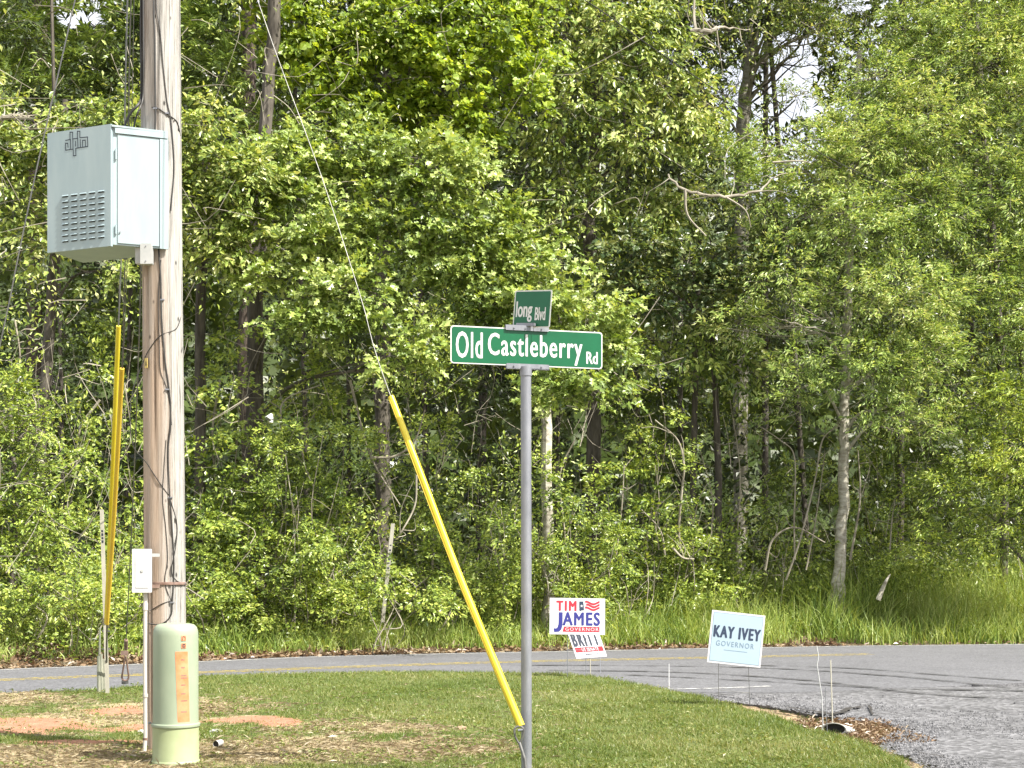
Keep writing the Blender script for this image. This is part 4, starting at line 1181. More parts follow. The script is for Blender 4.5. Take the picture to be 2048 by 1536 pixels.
# ------------------------------------------------------------------ lettering and flat marks on plates
class Plate:
    """a flat face: origin = top left corner, u to the right, v down, n towards the viewer; lengths in metres"""
    def __init__(s, tl, u, up, w, h):
        s.u = Vector(u).normalized(); up = Vector(up); up = (up - s.u*up.dot(s.u)).normalized()
        s.v = -up; s.n = s.u.cross(up).normalized()
        s.o = Vector(tl); s.w = w; s.h = h
    def pt(s, a, b, lift=0.0): return s.o + s.u*(a*s.w) + s.v*(b*s.h) + s.n*lift
    def slab(s, mb, thick, r=.012, inset=0.0, lift=0.0):
        c = s.pt(.5, .5, lift - thick/2)
        return mb.box(c, s.u, -s.v, s.n, s.w-2*inset, s.h-2*inset, thick, r)
    def poly(s, mb, pts, lift, thick=.0008):
        """a convex or star polygon given in plate fractions, fan from its centroid"""
        n = len(pts); cx = sum(p[0] for p in pts)/n; cy = sum(p[1] for p in pts)/n
        v = [s.pt(cx, cy, lift)] + [s.pt(a, b, lift) for a, b in pts]
        mb.add([tuple(x) for x in v], [(0, k+1, (k+1) % n+1) for k in range(n)])
    def line(s, mb, pts, w, lift):
        """polyline as small flat bars, width in metres"""
        for (a, b), (c, d) in zip(pts[:-1], pts[1:]):
            p, q = s.pt(a, b, lift), s.pt(c, d, lift)
            t = (q-p); 
            if t.length < 1e-6: continue
            t.normalize(); m = s.n.cross(t)*w/2; p = p - t*w/2; q = q + t*w/2
            mb.add([tuple(p-m), tuple(q-m), tuple(q+m), tuple(p+m)], (), [(0, 1, 2, 3)])
    def text(s, string, a0, b0, a1, b1, mat, parent, lift=.0022, bold=0.0, name='lettering', spacing=1.0, rot=False, skew=0.0):
        cu = bpy.data.curves.new(name, 'FONT'); cu.body = string; cu.size = 1; cu.resolution_u = 3
        cu.space_character = spacing; cu.fill_mode = 'FRONT'
        to = bpy.data.objects.new(name, cu); COL.objects.link(to)
        bpy.context.view_layer.update()
        dg = bpy.context.evaluated_depsgraph_get()
        me = bpy.data.meshes.new_from_object(to.evaluated_get(dg))
        COL.objects.unlink(to); bpy.data.objects.remove(to)
        co = np.empty(len(me.vertices)*3, np.float32); me.vertices.foreach_get('co', co); co = co.reshape(-1, 3)
        if rot: co = np.stack([co[:, 1], -co[:, 0], co[:, 2]], -1)
        mn, mx = co.min(0), co.max(0)
        fx = (co[:, 0]-mn[0])/(mx[0]-mn[0]); fy = (co[:, 1]-mn[1])/(mx[1]-mn[1])
        a = a0 + (a1-a0)*fx; b = b1 + (b0-b1)*fy
        pl = np.array(world_loc(parent))
        base = np.array([tuple(s.pt(x, y, lift)) for x, y in zip(a, b)]) - pl
        me.calc_loop_triangles()
        tr = np.empty(len(me.loop_triangles)*3, np.int32); me.loop_triangles.foreach_get('vertices', tr); tr = tr.reshape(-1, 3)
        f = abs(b1-b0)*s.h*bold
        V, T = [], []
        sh = [(0, 0)] if f <= 0 else [(0, 0), (1, 0), (-1, 0), (.5, .6), (-.5, .6), (.5, -.6), (-.5, -.6)]
        for k, (dx, dy) in enumerate(sh):
            V.append(base + np.array(s.u)*dx*f + np.array(s.v)*dy*f + np.array(s.n)*.00006*k); T.append(tr + k*len(base))
        bpy.data.meshes.remove(me)
        o = obj_arrays(name, np.vstack(V) + pl, np.vstack(T), mat, parent)
        return o

# ------------------------------------------------------------------ utility pole and what hangs on it
PB = P(331, 1497, 10.0); PB.z = -.02
PLEAN = (-.034)/5.2
def pole_axis(z): return Vector((PB.x + PLEAN*z, 10.0, z))
def pole_r(z): return .141 - .0015*z
pole = empty('utility_pole', PB, 'tall weathered wooden utility pole standing behind the pale green pedestal', 'utility pole')
def build_pole():
    rng = np.random.default_rng(12)
    zs = np.arange(-.3, 9.21, .06); sides = 96
    ang = np.linspace(0, 2*math.pi, sides, endpoint=False)
    # drying checks: long narrow grooves
    groove = np.zeros((len(zs), sides))
    for _ in range(110):
        a0 = rng.integers(0, sides); z0 = rng.uniform(-.3, 8.5); l = rng.uniform(.5, 2.6); dpt = rng.uniform(.008, .018)
        w = (zs > z0) & (zs < z0+l); t = np.clip((zs-z0)/l, 0, 1)
        groove[:, a0] -= w*dpt*np.sin(np.pi*t)
    V = []
    for i, z in enumerate(zs):
        c = pole_axis(z)
        r = pole_r(z) + .0025*np.sin(ang*5+z*.6) + .0015*np.sin(ang*11-z) + groove[i]
        V.append(np.stack([c.x + r*np.cos(ang), c.y + r*np.sin(ang), np.full(sides, z)], -1))
    v = np.concatenate(V); n = len(zs)
    i = np.arange(n-1)[:, None]*sides; k = np.arange(sides)[None]; k2 = (k+1) % sides
    q = np.stack([i+k, i+k2, i+sides+k2, i+sides+k], -1).reshape(-1, 4)
    t = [((n-1)*sides, (n-1)*sides+a, (n-1)*sides+a+1) for a in range(1, sides-1)]
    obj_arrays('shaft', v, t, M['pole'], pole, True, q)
build_pole()

def on_pole(px, py, lift=.008):
    """point on the pole's camera-facing surface"""
    z = EYE - (py-HORIZON)/F*9.87
    c = pole_axis(z); r = pole_r(z)
    x = (px-1024)/F*9.88
    dx = max(-r*.995, min(r*.995, x-c.x))
    y = 10.0 - math.sqrt(max(0, r*r-dx*dx)) - lift
    return Vector((c.x+dx, y, z))

def cable_on_pole(pts, r, label, name='cable', group=None):
    pp = curve_pts([on_pole(x, y, r+.002) if len(k) == 0 else P(x, y, k[0]) for x, y, *k in pts], 8)
    o = MB().tube(pp, r, 6).build(name, M['black'], None, True)
    return tag(o, label, 'cable', group)
cable_on_pole([(280, -300), (280, -60), (279, 60), (280, 150), (279, 190), (276, 210, 9.86), (262, 225, 9.85), (250, 250, 9.88), (246, 275, 9.95)], .0095, 'thick black cable down the left edge of the pole, bending over into the cabinet top')
cable_on_pole([(286, -300), (285, 0), (286, 120), (284, 190), (280, 215, 9.85), (272, 235, 9.85), (266, 262, 9.92)], .006, 'black cable beside the thick one, looping to the back of the cabinet')
cable_on_pole([(309, -300), (309, 0), (311, 60), (312, 150), (313, 230), (312, 262)], .0065, 'black cable running straight down the middle of the pole above the cabinet')
cable_on_pole([(316, -100), (314, 10), (321, 60), (327, 130), (334, 200), (341, 240), (346, 330), (341, 420)], .0042, 'thin black cable slanting to the right down the upper pole')
cable_on_pole([(357, -200), (355, 60), (359, 120), (361, 220), (365, 330)], .003, 'thin black wire down the right edge of the upper pole')
cable_on_pole([(318, 490), (323, 560), (325, 640), (331, 720), (337, 765), (341, 810), (341, 855), (337, 900), (339, 980), (343, 1040), (347, 1120), (346, 1180), (344, 1205)], .0055, 'black cable down the front of the pole below the cabinet')
cable_on_pole([(323, 520), (318, 600), (320, 680), (322, 740), (333, 772), (339, 800), (343, 850)], .0028, 'thin dark wire looping beside the main cable under the cabinet')
cable_on_pole([(333, 880), (329, 940), (327, 1000), (333, 1060), (336, 1120), (331, 1160), (338, 1190), (345, 1206)], .0028, 'thin dark wire wandering down the lower pole')
cable_on_pole([(341, 1000), (352, 1050), (349, 1100), (343, 1140), (350, 1160), (361, 1168)], .0035, 'dark wire bowing out beside the lower cable')
cable_on_pole([(366, 620), (350, 655), (322, 672), (298, 700), (284, 730, 9.9), (266, 780, 9.88), (260, 835, 9.87), (266, 890, 9.88), (284, 915, 9.88), (296, 930), (320, 965), (343, 998)], .0032, 'thin dark wire that leaves the pole in a loop on its left and comes back')
cable_on_pole([(344, 1205), (343, 1228), (333, 1243), (318, 1249), (297, 1247, 9.84), (289, 1244, 9.83)], .0045, 'black cable curving from the pole to the white conduit')
cable_on_pole([(346, 1200), (325, 1208), (305, 1219), (290, 1224, 9.83)], .003, 'upper thin cable curving from the pole to the white conduit')
cable_on_pole([(305, 215), (318, 218), (335, 228), (350, 238), (360, 262)], .0045, 'short dark strap wrapped over the pole above the cabinet')
# staples, bands and tag are fixed to the pole: its parts
for px, py in ((335, 779), (341, 995), (326, 600), (312, 218), (334, 226), (344, 1205), (361, 1167), (298, 1100)):
    c = on_pole(px, py, .006)
    MB().box(c, (1, 0, 0), (0, 0, 1), (0, 1, 0), .028, .010, .016, .003).build('staple', M['galv'], pole)
band = MB(); z0 = EYE - (1167-HORIZON)/F*9.9
band.lathe((pole_axis(z0).x, 10.0, z0), [(.147, -.010), (.150, -.008), (.150, .008), (.147, .010)], 48)
band.build('band', M['rust'], pole, True)
tp = on_pole(293, 726, .004)
pt = Plate(tp + Vector((-.014, -.004, .034)), (.78, -.62, 0), (0, 0, 1), .030, .068)
t_ = MB(); pt.slab(t_, .003, .003); t_ = t_.build('tag', M['tag_yellow'], pole)
pt.text('A', .22, .28, .80, .80, M['ink'], t_, .001, .02)

# cabinet
CZ0, CZ1 = EYE + (1150-489)/F*9.72, EYE + (1150-253)/F*9.72
Cn = P(226, 400, 9.72); Ln = P(100, 400, 9.93); Rn = P(335, 400, 9.855)
C2, L2, R2 = (Vector((p.x, p.y)) for p in (Cn, Ln, Rn))
cab = empty('equipment_cabinet', Vector((C2.x, 10.0, CZ0)), 'pale grey metal equipment cabinet with louvres, mounted high on the pole', 'cabinet')
def prism_xy(mb, poly, z0, z1):
    n = len(poly)
    v = [(x, y, z0) for x, y in poly] + [(x, y, z1) for x, y in poly]
    t = []
    for k in range(1, n-1): t += [(0, k+1, k), (n, n+k, n+k+1)]
    mb.add(v, t, [(k, (k+1) % n, n+(k+1) % n, n+k) for k in range(n)])
    return mb
bk = .34
body = [tuple(C2), (R2.x, R2.y), (R2.x, R2.y+.02), (R2.x-.30, C2.y+bk+.14), (L2.x+.10, L2.y+bk)]
body = [tuple(C2), tuple(R2), (R2.x-.155, R2.y+.20), (L2.x+.12, L2.y+.36), (L2.x+.004, L2.y+.01)]
prism_xy(MB(), body, CZ0, CZ1-.006).build('body', M['cabinet'], cab)
dl = (L2-C2).normalized(); dr_ = (R2-C2).normalized()
nl = Vector((dl.y, -dl.x)); nl = nl if nl.y < 0 else -nl
nr = Vector((-dr_.y, dr_.x)); nr = nr if nr.y < 0 else -nr
# roof with overhanging lip
lip = [(C2 + nl*.012 + nr*.012), (R2 + nr*.014), (R2 + Vector((-.155, .20))), Vector((L2.x+.12, L2.y+.38)), (L2 + nl*.013 + dl*.008)]
prism_xy(MB(), [tuple(p) for p in lip], CZ1-.006, CZ1+.006).build('roof', M['cabinet'], cab)
m = MB()
prism_xy(m, [tuple(C2+nr*.004+dr_*.012), tuple(C2+nr*.016+dr_*.012), tuple(R2+nr*.016), tuple(R2+nr*.004)], CZ1-.045, CZ1-.007)
m.build('drip_edge', M['cabinet'], cab)
# front door panel (left face) proud of the body, its edge showing at the corner
m = MB()
prism_xy(m, [tuple(C2+nl*.001+dl*.001), tuple(C2+nl*.022+dl*.001), tuple(L2+nl*.022+dl*.004), tuple(L2+nl*.001+dl*.004)][::-1], CZ0-.014, CZ1+.012)
m.build('front_panel', M['cabinet'], cab)
# side door sheet
m = MB()
prism_xy(m, [tuple(C2+nr*.001+dr_*.030), tuple(C2+nr*.0075+dr_*.030), tuple(R2+nr*.0075-dr_*.055), tuple(R2+nr*.001-dr_*.055)], CZ0+.012, CZ1-.05)
m.build('side_door', M['cabinet'], cab)
m = MB()
prism_xy(m, [tuple(R2+nr*.001-dr_*.052), tuple(R2+nr*.014-dr_*.052), tuple(R2+nr*.014+dr_*.004), tuple(R2+nr*.001+dr_*.004)], CZ0-.004, CZ1-.052)
m.build('mounting_flange', M['cabinet'], cab)
m = MB(); c = Vector((*(C2+nr*.010+dr_*.018), (CZ0+CZ1)/2+.21)); m.tube([c-Vector((0, 0, .035)), c+Vector((0, 0, .035))], .0065, 8); m.build('hinge', M['cabinet'], cab, True)
m = MB(); c = Vector((*(C2+nr*.010+dr_*.018), CZ0+.10)); m.tube([c-Vector((0, 0, .03)), c+Vector((0, 0, .03))], .0065, 8); m.build('hinge', M['cabinet'], cab, True)
m = MB(); c = Vector((*(C2+nr*.012+dr_*.045), CZ0+.085)); m.tube([c, c+Vector((*nr, 0))*.006], .006, 8); m.build('latch', M['galv'], cab)
wl = (L2-C2).length
face = Plate(Vector((*(L2+nl*.0225), CZ1+.012)), Vector((*(-dl), 0)), (0, 0, 1), wl, CZ1-CZ0+.026)
louv = louvs = None
for r_ in range(9):
    for c_ in range(5):
        a, b = .285 + c_*.142, .545 + r_*.0468
        if louv is None:
            LP0 = face.pt(a, b)
            louv = empty('louvre_proto', LP0)
            h = MB(); hw, hh, pr = .026, .0085, .0105
            u, w, n = face.u, -face.v, face.n
            prof = [(-hh, .0005), (-hh, .0015), (-.001, pr), (hh, .0005)]
            v = []
            for sgn in (-1, 1):
                for (y, z) in prof: v.append(tuple(LP0 + u*hw*sgn - w*y*-1*-1 + n*z))
            # hood open below: top slope and cheeks
            v = [LP0 - u*hw + w*hh, LP0 + u*hw + w*hh, LP0 + u*hw - w*.001 + n*pr, LP0 - u*hw - w*.001 + n*pr, LP0 + u*hw - w*.001 + n*.0005, LP0 - u*hw - w*.001 + n*.0005]
            h.add([tuple(x) for x in v], [(0, 3, 5), (1, 4, 2)], [(0, 1, 2, 3)])
            hood = h.build('louvre', M['cabinet'], cab)
            s2 = MB(); v = [LP0 - u*hw*.96 - w*.0005 + n*.0012, LP0 + u*hw*.96 - w*.0005 + n*.0012, LP0 + u*hw*.96 - w*.0085 + n*.0012, LP0 - u*hw*.96 - w*.0085 + n*.0012]
            s2.add([tuple(x) for x in v], (), [(3, 2, 1, 0)])
            slot_shade = s2.build('slot_shade', M['cab_dark'], cab)  # flat dark quad: shade of the louvre opening put into the colour
            slot_shade.parent = hood
            bpy.data.objects.remove(louv); louv = hood
        else:
            off = face.pt(a, b) - LP0
            h2 = louv.copy(); COL.objects.link(h2); h2.location = off
            s3 = slot_shade.copy(); COL.objects.link(s3); s3.parent = h2
def logo():
    m = MB()
    def q(X, Y):
        px, py = 125 + X/23.63, 255 + Y/23.63
        a = (px-99)/127.0
        t0, t1 = 270.0 + (247.5-270.0)*a, 499 + (489-499)*a
        return a, (py-t0)/(t1-t0)
    lines = [[(255, 650), (462, 607), (462, 268), (590, 268), (592, 575), (815, 545), (818, 215), (935, 210), (935, 512), (1295, 465), (1310, 905), (735, 1000), (745, 1335), (622, 1345), (615, 1040), (255, 1100), (245, 790), (355, 780), (370, 960)],
             [(480, 605), (490, 1030)], [(600, 575), (608, 1030)], [(830, 545), (845, 985)], [(950, 600), (960, 955)], [(1070, 935), (1058, 635), (1190, 615), (1200, 915)], [(725, 690), (730, 900)]]
    for ln in lines:
        face.line(m, [q(*p) for p in ln], .0062, .0012)
    m.build('logo', M['ink'], cab)
logo()

def on_face_box(name, label, cat, px0, px1, py0, py1, d, dep, mat, yaw=0, mats=None):
    c = P((px0+px1)/2, (py0+py1)/2, d + dep/2)
    w, h = (px1-px0)/F*d, (py1-py0)/F*d
    root = empty(name, c - Vector((0, 0, h/2)), label, cat)
    u = Vector((math.cos(yaw), math.sin(yaw), 0)); n = Vector((-math.sin(yaw), math.cos(yaw), 0))
    MB().box(c, u, (0, 0, 1), n, w, h, dep, .006).build('housing', mat, root)
    return root, c, w, h, u, n
jb, c, w, h, u, n = on_face_box('junction_box', 'small grey junction box on the pole just under the cabinet', 'junction box', 284, 305, 490, 529, 9.78, .06, M['greybox'])
MB().box(c - n*.034, u, (0, 0, 1), n, w+.006, h+.006, .008, .004).build('cover', M['greybox'], jb)
MB().box(c + Vector((-.058, .02, -.004)), u, (0, 0, 1), n, .045, h*.85, .05, .004).build('side_box', M['greybox'], jb)
for dz in (-.05, .05): MB().tube([c - n*.038 + Vector((0, 0, dz)), c - n*.043 + Vector((0, 0, dz))], .004, 8).build('screw', M['galv'], jb)
wb, c, w, h, u, n = on_face_box('meter_box', 'small white plastic service box on the lower left of the pole', 'service box', 267, 303, 1099, 1184, 9.72, .075, M['whitebox'], .18)
MB().box(c - n*.041, u, (0, 0, 1), n, w+.008, h+.008, .010, .005).build('lid', M['whitebox'], wb)
m = MB(); m.box(c - n*.0475, u, (0, 0, 1), n, w*.72, h*.80, .004, .004); m.build('lid_panel', M['whitebox'], wb)
m = MB(); m.tube([c - n*.049, c - n*.055], .009, 12); m.build('lock', M['greybox'], wb, True)
for dz in (-.105, .105):
    MB().box(c + u*.085 + Vector((0, -.01, dz)), u, (0, 0, 1), n, .06, .022, .03, .003).build('bracket', M['rust' if dz < 0 else 'greybox'], wb)
# conduit
cx = P(291, 1300, 9.76)
con = empty('conduit', Vector((cx.x, cx.y, 0)), 'white plastic conduit from the white service box down the pole into the ground', 'conduit')
zt = EYE - (1184-HORIZON)/F*9.76
MB().tube([(cx.x, cx.y, zt), (cx.x-.004, cx.y, .6), (cx.x, cx.y, .12), (cx.x-.006, cx.y-.02, -.06)], .0135, 14).build('pipe', M['white_pvc'], con, True)
for py, ln in ((1213, .05), (1391, .022), (1478, .016)):
    z = EYE - (py-HORIZON)/F*9.76
    MB().tube([(cx.x-.001, cx.y, z-ln/2), (cx.x-.001, cx.y, z+ln/2)], .0172, 14).build('coupling', M['white_pvc' if ln > .02 else 'rust'], con, True)

# pedestal
pc = P(351.5, 1525, 9.3); pc.z = 0
ped = empty('cable_pedestal', pc, 'pale green plastic cable pedestal with faded orange sticker in front of the pole', 'pedestal')
MB().lathe((pc.x, pc.y, 0), [(.158, -.06), (.152, .0), (.146, .022), (.1455, .20), (.1455, .236)], 56).build('base', M['pedestal_base'], ped, True)
MB().lathe((pc.x, pc.y, 0), [(.1455, .228), (.153, .232), (.1545, .240), (.1535, .249), (.1445, .254), (.143, .30), (.1425, .60), (.142, .815), (.140, .842), (.132, .866), (.116, .882), (.09, .889), (.05, .892), (.004, .893)], 56).build('cover', M['pedestal'], ped, True)
MB().tube([(pc.x-.157, pc.y-.01, .252), (pc.x-.170, pc.y-.02, .254)], .007, 8).build('screw', M['galv'], ped)
MB().lathe((pc.x, pc.y, 0), [(.1465, .018), (.151, .012), (.1525, .004), (.1465, -.0)], 56).build('base_rim', M['pedestal_base'], ped, True)
def curved_patch(name, a0, a1, z0, z1, r, mat, parent, slant=0, na=8, nz=10):
    v = []; q = []
    for i in range(nz+1):
        z = z0 + (z1-z0)*i/nz
        for k in range(na+1):
            g = rad(-90 + a0 + (a1-a0)*k/na + slant*(z-z0))
            v.append((pc.x + r*math.cos(g), pc.y + r*math.sin(g), z))
    for i in range(nz):
        for k in range(na):
            s = i*(na+1)+k; q.append((s, s+1, s+na+2, s+na+1))
    return obj_arrays(name, v, None, mat, parent, True, q)
st = curved_patch('sticker', 18, 50, .268, .715, .1442, M['orange'], ped, -14)
for z in (.33, .40, .445, .50, .545, .56, .61, .66):
    curved_patch('sticker_print', 26, 39+random.uniform(-5, 4), z, z+.007, .1448, M['rust'], st, 0, 4, 1)
for ch, z in (('C', .800), ('8', .752)):
    g = rad(-90 + 33)
    tl = Vector((pc.x + .1452*math.cos(g), pc.y + .1452*math.sin(g), z+.016))
    uu = Vector((-math.sin(g), math.cos(g), 0))
    pl_ = Plate(tl - uu*.015, uu, (0, 0, 1), .03, .032)
    bk_ = MB(); pl_.slab(bk_, .001, .001); bk_ = bk_.build('number_label', M['orange'], ped); 
    pl_.text(ch, .15, .1, .85, .9, M['ink'], bk_, .0008, .02, rot=True)

# ------------------------------------------------------------------ guy wires and overhead cables
def d_on(A, B, py):
    """distance at which the straight line A-B (pixel x, pixel y, distance) meets a pixel row"""
    t = (py-A[1])/(B[1]-A[1]); return 1/((1-t)/A[2] + t/B[2])
def along(A, B, pts): return [P(x, y, d_on(A, B, y)) for x, y in pts]
def strand(pts, r, parent, name='wire', mat='dull_galv'):
    return MB().tube(curve_pts(pts, 5), r, 6).build(name, M[mat], parent, True)

A, B = (1057, 1552, 8.25), (326, -590, 9.9)
gb = P(*A); gb.z = 0
g1 = empty('guy_wire', gb, 'guy wire whose long yellow guard slants down to the sign post', 'guy wire')
strand(along(A, B, [(326, -590), (515, 0), (640, 345), (720, 590), (782, 795), (1040, 1450)]), .0030, g1)
gp_ = curve_pts(along(A, B, [(782, 793), (848, 965), (912, 1135), (979, 1300), (1042, 1452)]), 4)
MB().tube(gp_, np.linspace(.0195, .0235, len(gp_)), 14).build('guard', M['yellow'], g1, True)
a_ = along(A, B, [(784, 800), (912, 1138), (1041, 1450)])
MB().tube([p + Vector((-.0130, -.0165, -.004)) for p in curve_pts(a_, 3)], .0022, 4).build('guard_seam', M['yellow_old'], g1)
ey = P(1038, 1470, 8.3)
def eye_ring():
    m = MB()
    pts = [ey + Vector((-.024, 0, .040)), ey + Vector((-.026, 0, .015)), ey + Vector((-.016, 0, -.022)), ey + Vector((0.002, 0, -.046)), ey + Vector((.018, 0, -.020)), ey + Vector((.026, 0, .015)), ey + Vector((.022, 0, .040)), ey + Vector((0, 0, .050)), ey + Vector((-.024, 0, .040))]
    m.tube(curve_pts(pts, 4), .0065, 8); m.build('eye', M['dull_galv'], g1, True)
eye_ring()
MB().tube([ey + Vector((.002, 0, -.044)), P(1050, 1520, 8.27), Vector((gb.x, gb.y, -.1))], .0095, 10).build('anchor_rod', M['dull_galv'], g1, True)
MB().tube([ey + Vector((-.006, -.014, .028)), ey + Vector((.022, -.014, .030))], .008, 8).build('clamp', M['galv'], g1)

A, B = (214, 1384, 14.75), (292, -700, 10.05)
gl = P(*A); 
g2 = empty('guy_wire', gl, 'guy wire with the taller bright yellow guard left of the pole', 'guy wire')
strand(along(A, B, [(276, -650), (255, 0), (246, 400), (237, 652), (212, 1250)]), .0058, g2, mat='galv')
q = curve_pts(along(A, B, [(237, 652), (225, 950), (212, 1252)]), 5)
MB().tube(q, np.linspace(.021, .020, len(q)), 12).build('guard', M['yellow'], g2, True)
MB().tube(along(A, B, [(212, 1250), (212, 1300), (214, 1384)]), .011, 8).build('anchor_rod', M['rust'], g2, True)
A, B = (216, 1384, 14.5), (300, -500, 10.05)
g3 = empty('guy_wire', P(*A), 'guy wire with the shorter orange-yellow guard left of the pole', 'guy wire')
strand(along(A, B, [(283, -560), (262, 0), (256, 300), (247, 640), (244, 737), (214, 1250)]), .005, g3)
strand(along(A, B, [(268, 0), (262, 300), (250, 640), (245, 740)]), .003, g3)
q = curve_pts(along(A, B, [(244, 737), (230, 1000), (214, 1248)]), 5)
MB().tube(q, np.linspace(.021, .019, len(q)), 12).build('guard', M['yellow_old'], g3, True)
MB().tube(along(A, B, [(214, 1250), (213, 1310), (216, 1384)]), .009, 8).build('anchor_rod', M['dull_galv'], g3, True)
for z in (.42, .30): MB().box(P(212, 1262 if z > .4 else 1298, 14.5), (1, 0, 0), (0, 0, 1), (0, 1, 0), .075, .016, .02, .003).build('turnbuckle', M['dull_galv'], g3)
A, B = (251, 1368, 15.9), (300, -560, 10.05)
g4 = empty('guy_wire', P(*A), 'bare guy wire ending in a clamp and long loop beside the road', 'guy wire')
strand(along(A, B, [(297, -560), (289, 100), (283, 480), (276, 740), (266, 1000), (252, 1285)]), .0055, g4)
MB().tube(along(A, B, [(252, 1280), (252, 1298)]), .020, 10).build('clamp', M['rust'], g4, True)
MB().box(P(249, 1306, 15.7), (1, 0, 0), (0, 0, 1), (0, 1, 0), .075, .05, .03, .006).build('clamp_block', M['rust'], g4)
lp = [P(251, 1312, 15.75), P(246, 1340, 15.8), P(244, 1356, 15.85), P(250, 1361, 15.85), P(257, 1356, 15.85), P(255, 1335, 15.8), P(252, 1312, 15.75)]
MB().tube(curve_pts(lp, 5), .010, 8).build('loop', M['rust'], g4, True)
MB().box(P(250, 1364, 15.9), (1, 0, 0), (0, 0, 1), (0, 1, 0), .07, .045, .03, .01).build('anchor_eye', M['dull_galv'], g4)
A, B = (-160, 1420, 12.6), (306, -700, 9.95)
g5 = empty('guy_wire', P(*A), 'pale guy wire slanting out of the picture at the far left', 'guy wire')
strand(along(A, B, [(306, -700), (150, 0), (75, 330), (35, 520), (0, 690), (-160, 1420)]), .0056, g5, mat='galv')
MB().tube([P(-160, 1420, 12.6), P(-165, 1440, 12.6)], .012, 8).build('anchor_rod', M['dull_galv'], g5)
A, B = (2150, 560, 36), (324, -590, 9.95)
ov = MB().tube(curve_pts([P(x, y, 1/((1-t)/9.95+t/36)) for x, y, t in ((324, -590, 0), (800, -230, .26), (1170, 0, .463), (1300, 92, .535), (1470, 205, .63), (1600, 282, .70), (1760, 365, .786), (2150, 540, 1))], 6), [.006]*43, 5)
tag(ov.build('overhead_cable', M['black'], None, True), 'thin overhead cable crossing the leaves diagonally at the upper right', 'cable')

# marker post and treated stake at the anchors
mp_ = empty('marker_post', P(214, 1384, 14.3), 'thin pale marker post leaning beside the yellow guy guards', 'marker post')
a, b = P(203.5, 1019, 14.3), P(215, 1386, 14.3)
ax = (a-b).normalized()
MB().box((a+b)/2, Vector((1, .1, 0)).normalized(), ax, Vector((0, 1, 0)), .036, (a-b).length, .010, .003).build('slat', M['stake_wood'], mp_)
for y in (1062, 1069, 1076, 1083):
    t = (y-1019)/(1386-1019); c = a.lerp(b, t)
    MB().box(c - Vector((0, .007, 0)), (1, 0, 0), ax, (0, 1, 0), .018, .018 + .006*(y % 2), .0015).build('mark', M['ink'], mp_)
tr = empty('ground_stake', P(204, 1380, 14.6), 'short split greenish wooden stake at the foot of the yellow guy guards', 'stake')
for k, (x, t0, w) in enumerate(((197, 1312, .030), (202, 1308, .035), (208, 1318, .035), (200, 1255, .02))):
    a, b = P(x, t0, 14.62 + .015*k), P(x + (1 if k < 3 else -2), 1384, 14.62 + .015*k)
    MB().tube([b - Vector((0, 0, .05)), a.lerp(b, .5), a], [w*.62, w*.6, w*.45], 7).build('splinter', M['treated'], tr)

# ------------------------------------------------------------------ street sign
SD = 8.6
post_x = (1053-1024)/F*SD
sp = empty('street_sign', Vector((post_x, SD, 0)), 'galvanised post with two green street name blades', 'street sign')
zt = EYE - (738-HORIZON)/F*SD
MB().tube([(post_x, SD, -.25), (post_x-.001, SD, 1.2), (post_x-.004, SD, zt)], .0315, 28).build('post', M['galv'], sp, True)
MB().tube([(post_x-.004, SD, zt-.042), (post_x-.004, SD, zt+.012)], .0355, 28).build('cap', M['galv'], sp, True)
un = Vector((.9655, .258, -.002)).normalized()
c = P(1055, 695, SD)
W, H = .935, .222
upv = (Vector((0, 0, 1)) - un*un.z).normalized()
blade = Plate(c - un*W/2 + upv*H/2, un, upv, W, H)
nn = blade.n
m = MB(); blade.slab(m, .0022, .018); bl = m.build('name_blade', M['sign_white'], sp)
m = MB(); blade.slab(m, .0008, .014, .0072, .0012); m.build('green_field', M['sign_green'], bl)
blade.text('Old', .036, .155, .205, .845, M['sign_white'], bl, .002, .015, spacing=1.14)
blade.text('Castleberry', .243, .155, .862, .925, M['sign_white'], bl, .002, .015, spacing=1.14)
blade.text('Rd', .893, .55, .966, .865, M['sign_white'], bl, .002, .03)
m = MB(); m.box(c - upv*(H/2+.004) + nn*.008, un, upv, nn, .262, .032, .006, .004); m.box(c - upv*(H/2+.004) - nn*.010, un, upv, nn, .262, .032, .006, .004)
m.box(c - upv*(H/2+.017), un, upv, nn, .262, .006, .022); m.build('lower_bracket', M['galv'], sp)
for k in (-.085, .085): MB().tube([c - upv*(H/2+.002) + un*k + nn*.010, c - upv*(H/2+.002) + un*k + nn*.017], .0055, 8).build('bolt', M['galv'], sp)
m = MB(); m.box(c + upv*(H/2+.001) + nn*.010 - un*.004, un, upv, nn, .265, .030, .006, .004); m.box(c + upv*(H/2+.001) - nn*.010 - un*.004, un, upv, nn, .265, .030, .006, .004)
m.box(c + upv*(H/2+.015) - un*.004, un, upv, nn, .265, .005, .024); m.build('cross_bracket', M['galv'], sp)
for k in (-.085, -.015, .085): MB().tube([c + upv*(H/2+.001) + un*k + nn*.012, c + upv*(H/2+.001) + un*k + nn*.019], .005, 8).build('bolt', M['galv'], sp)
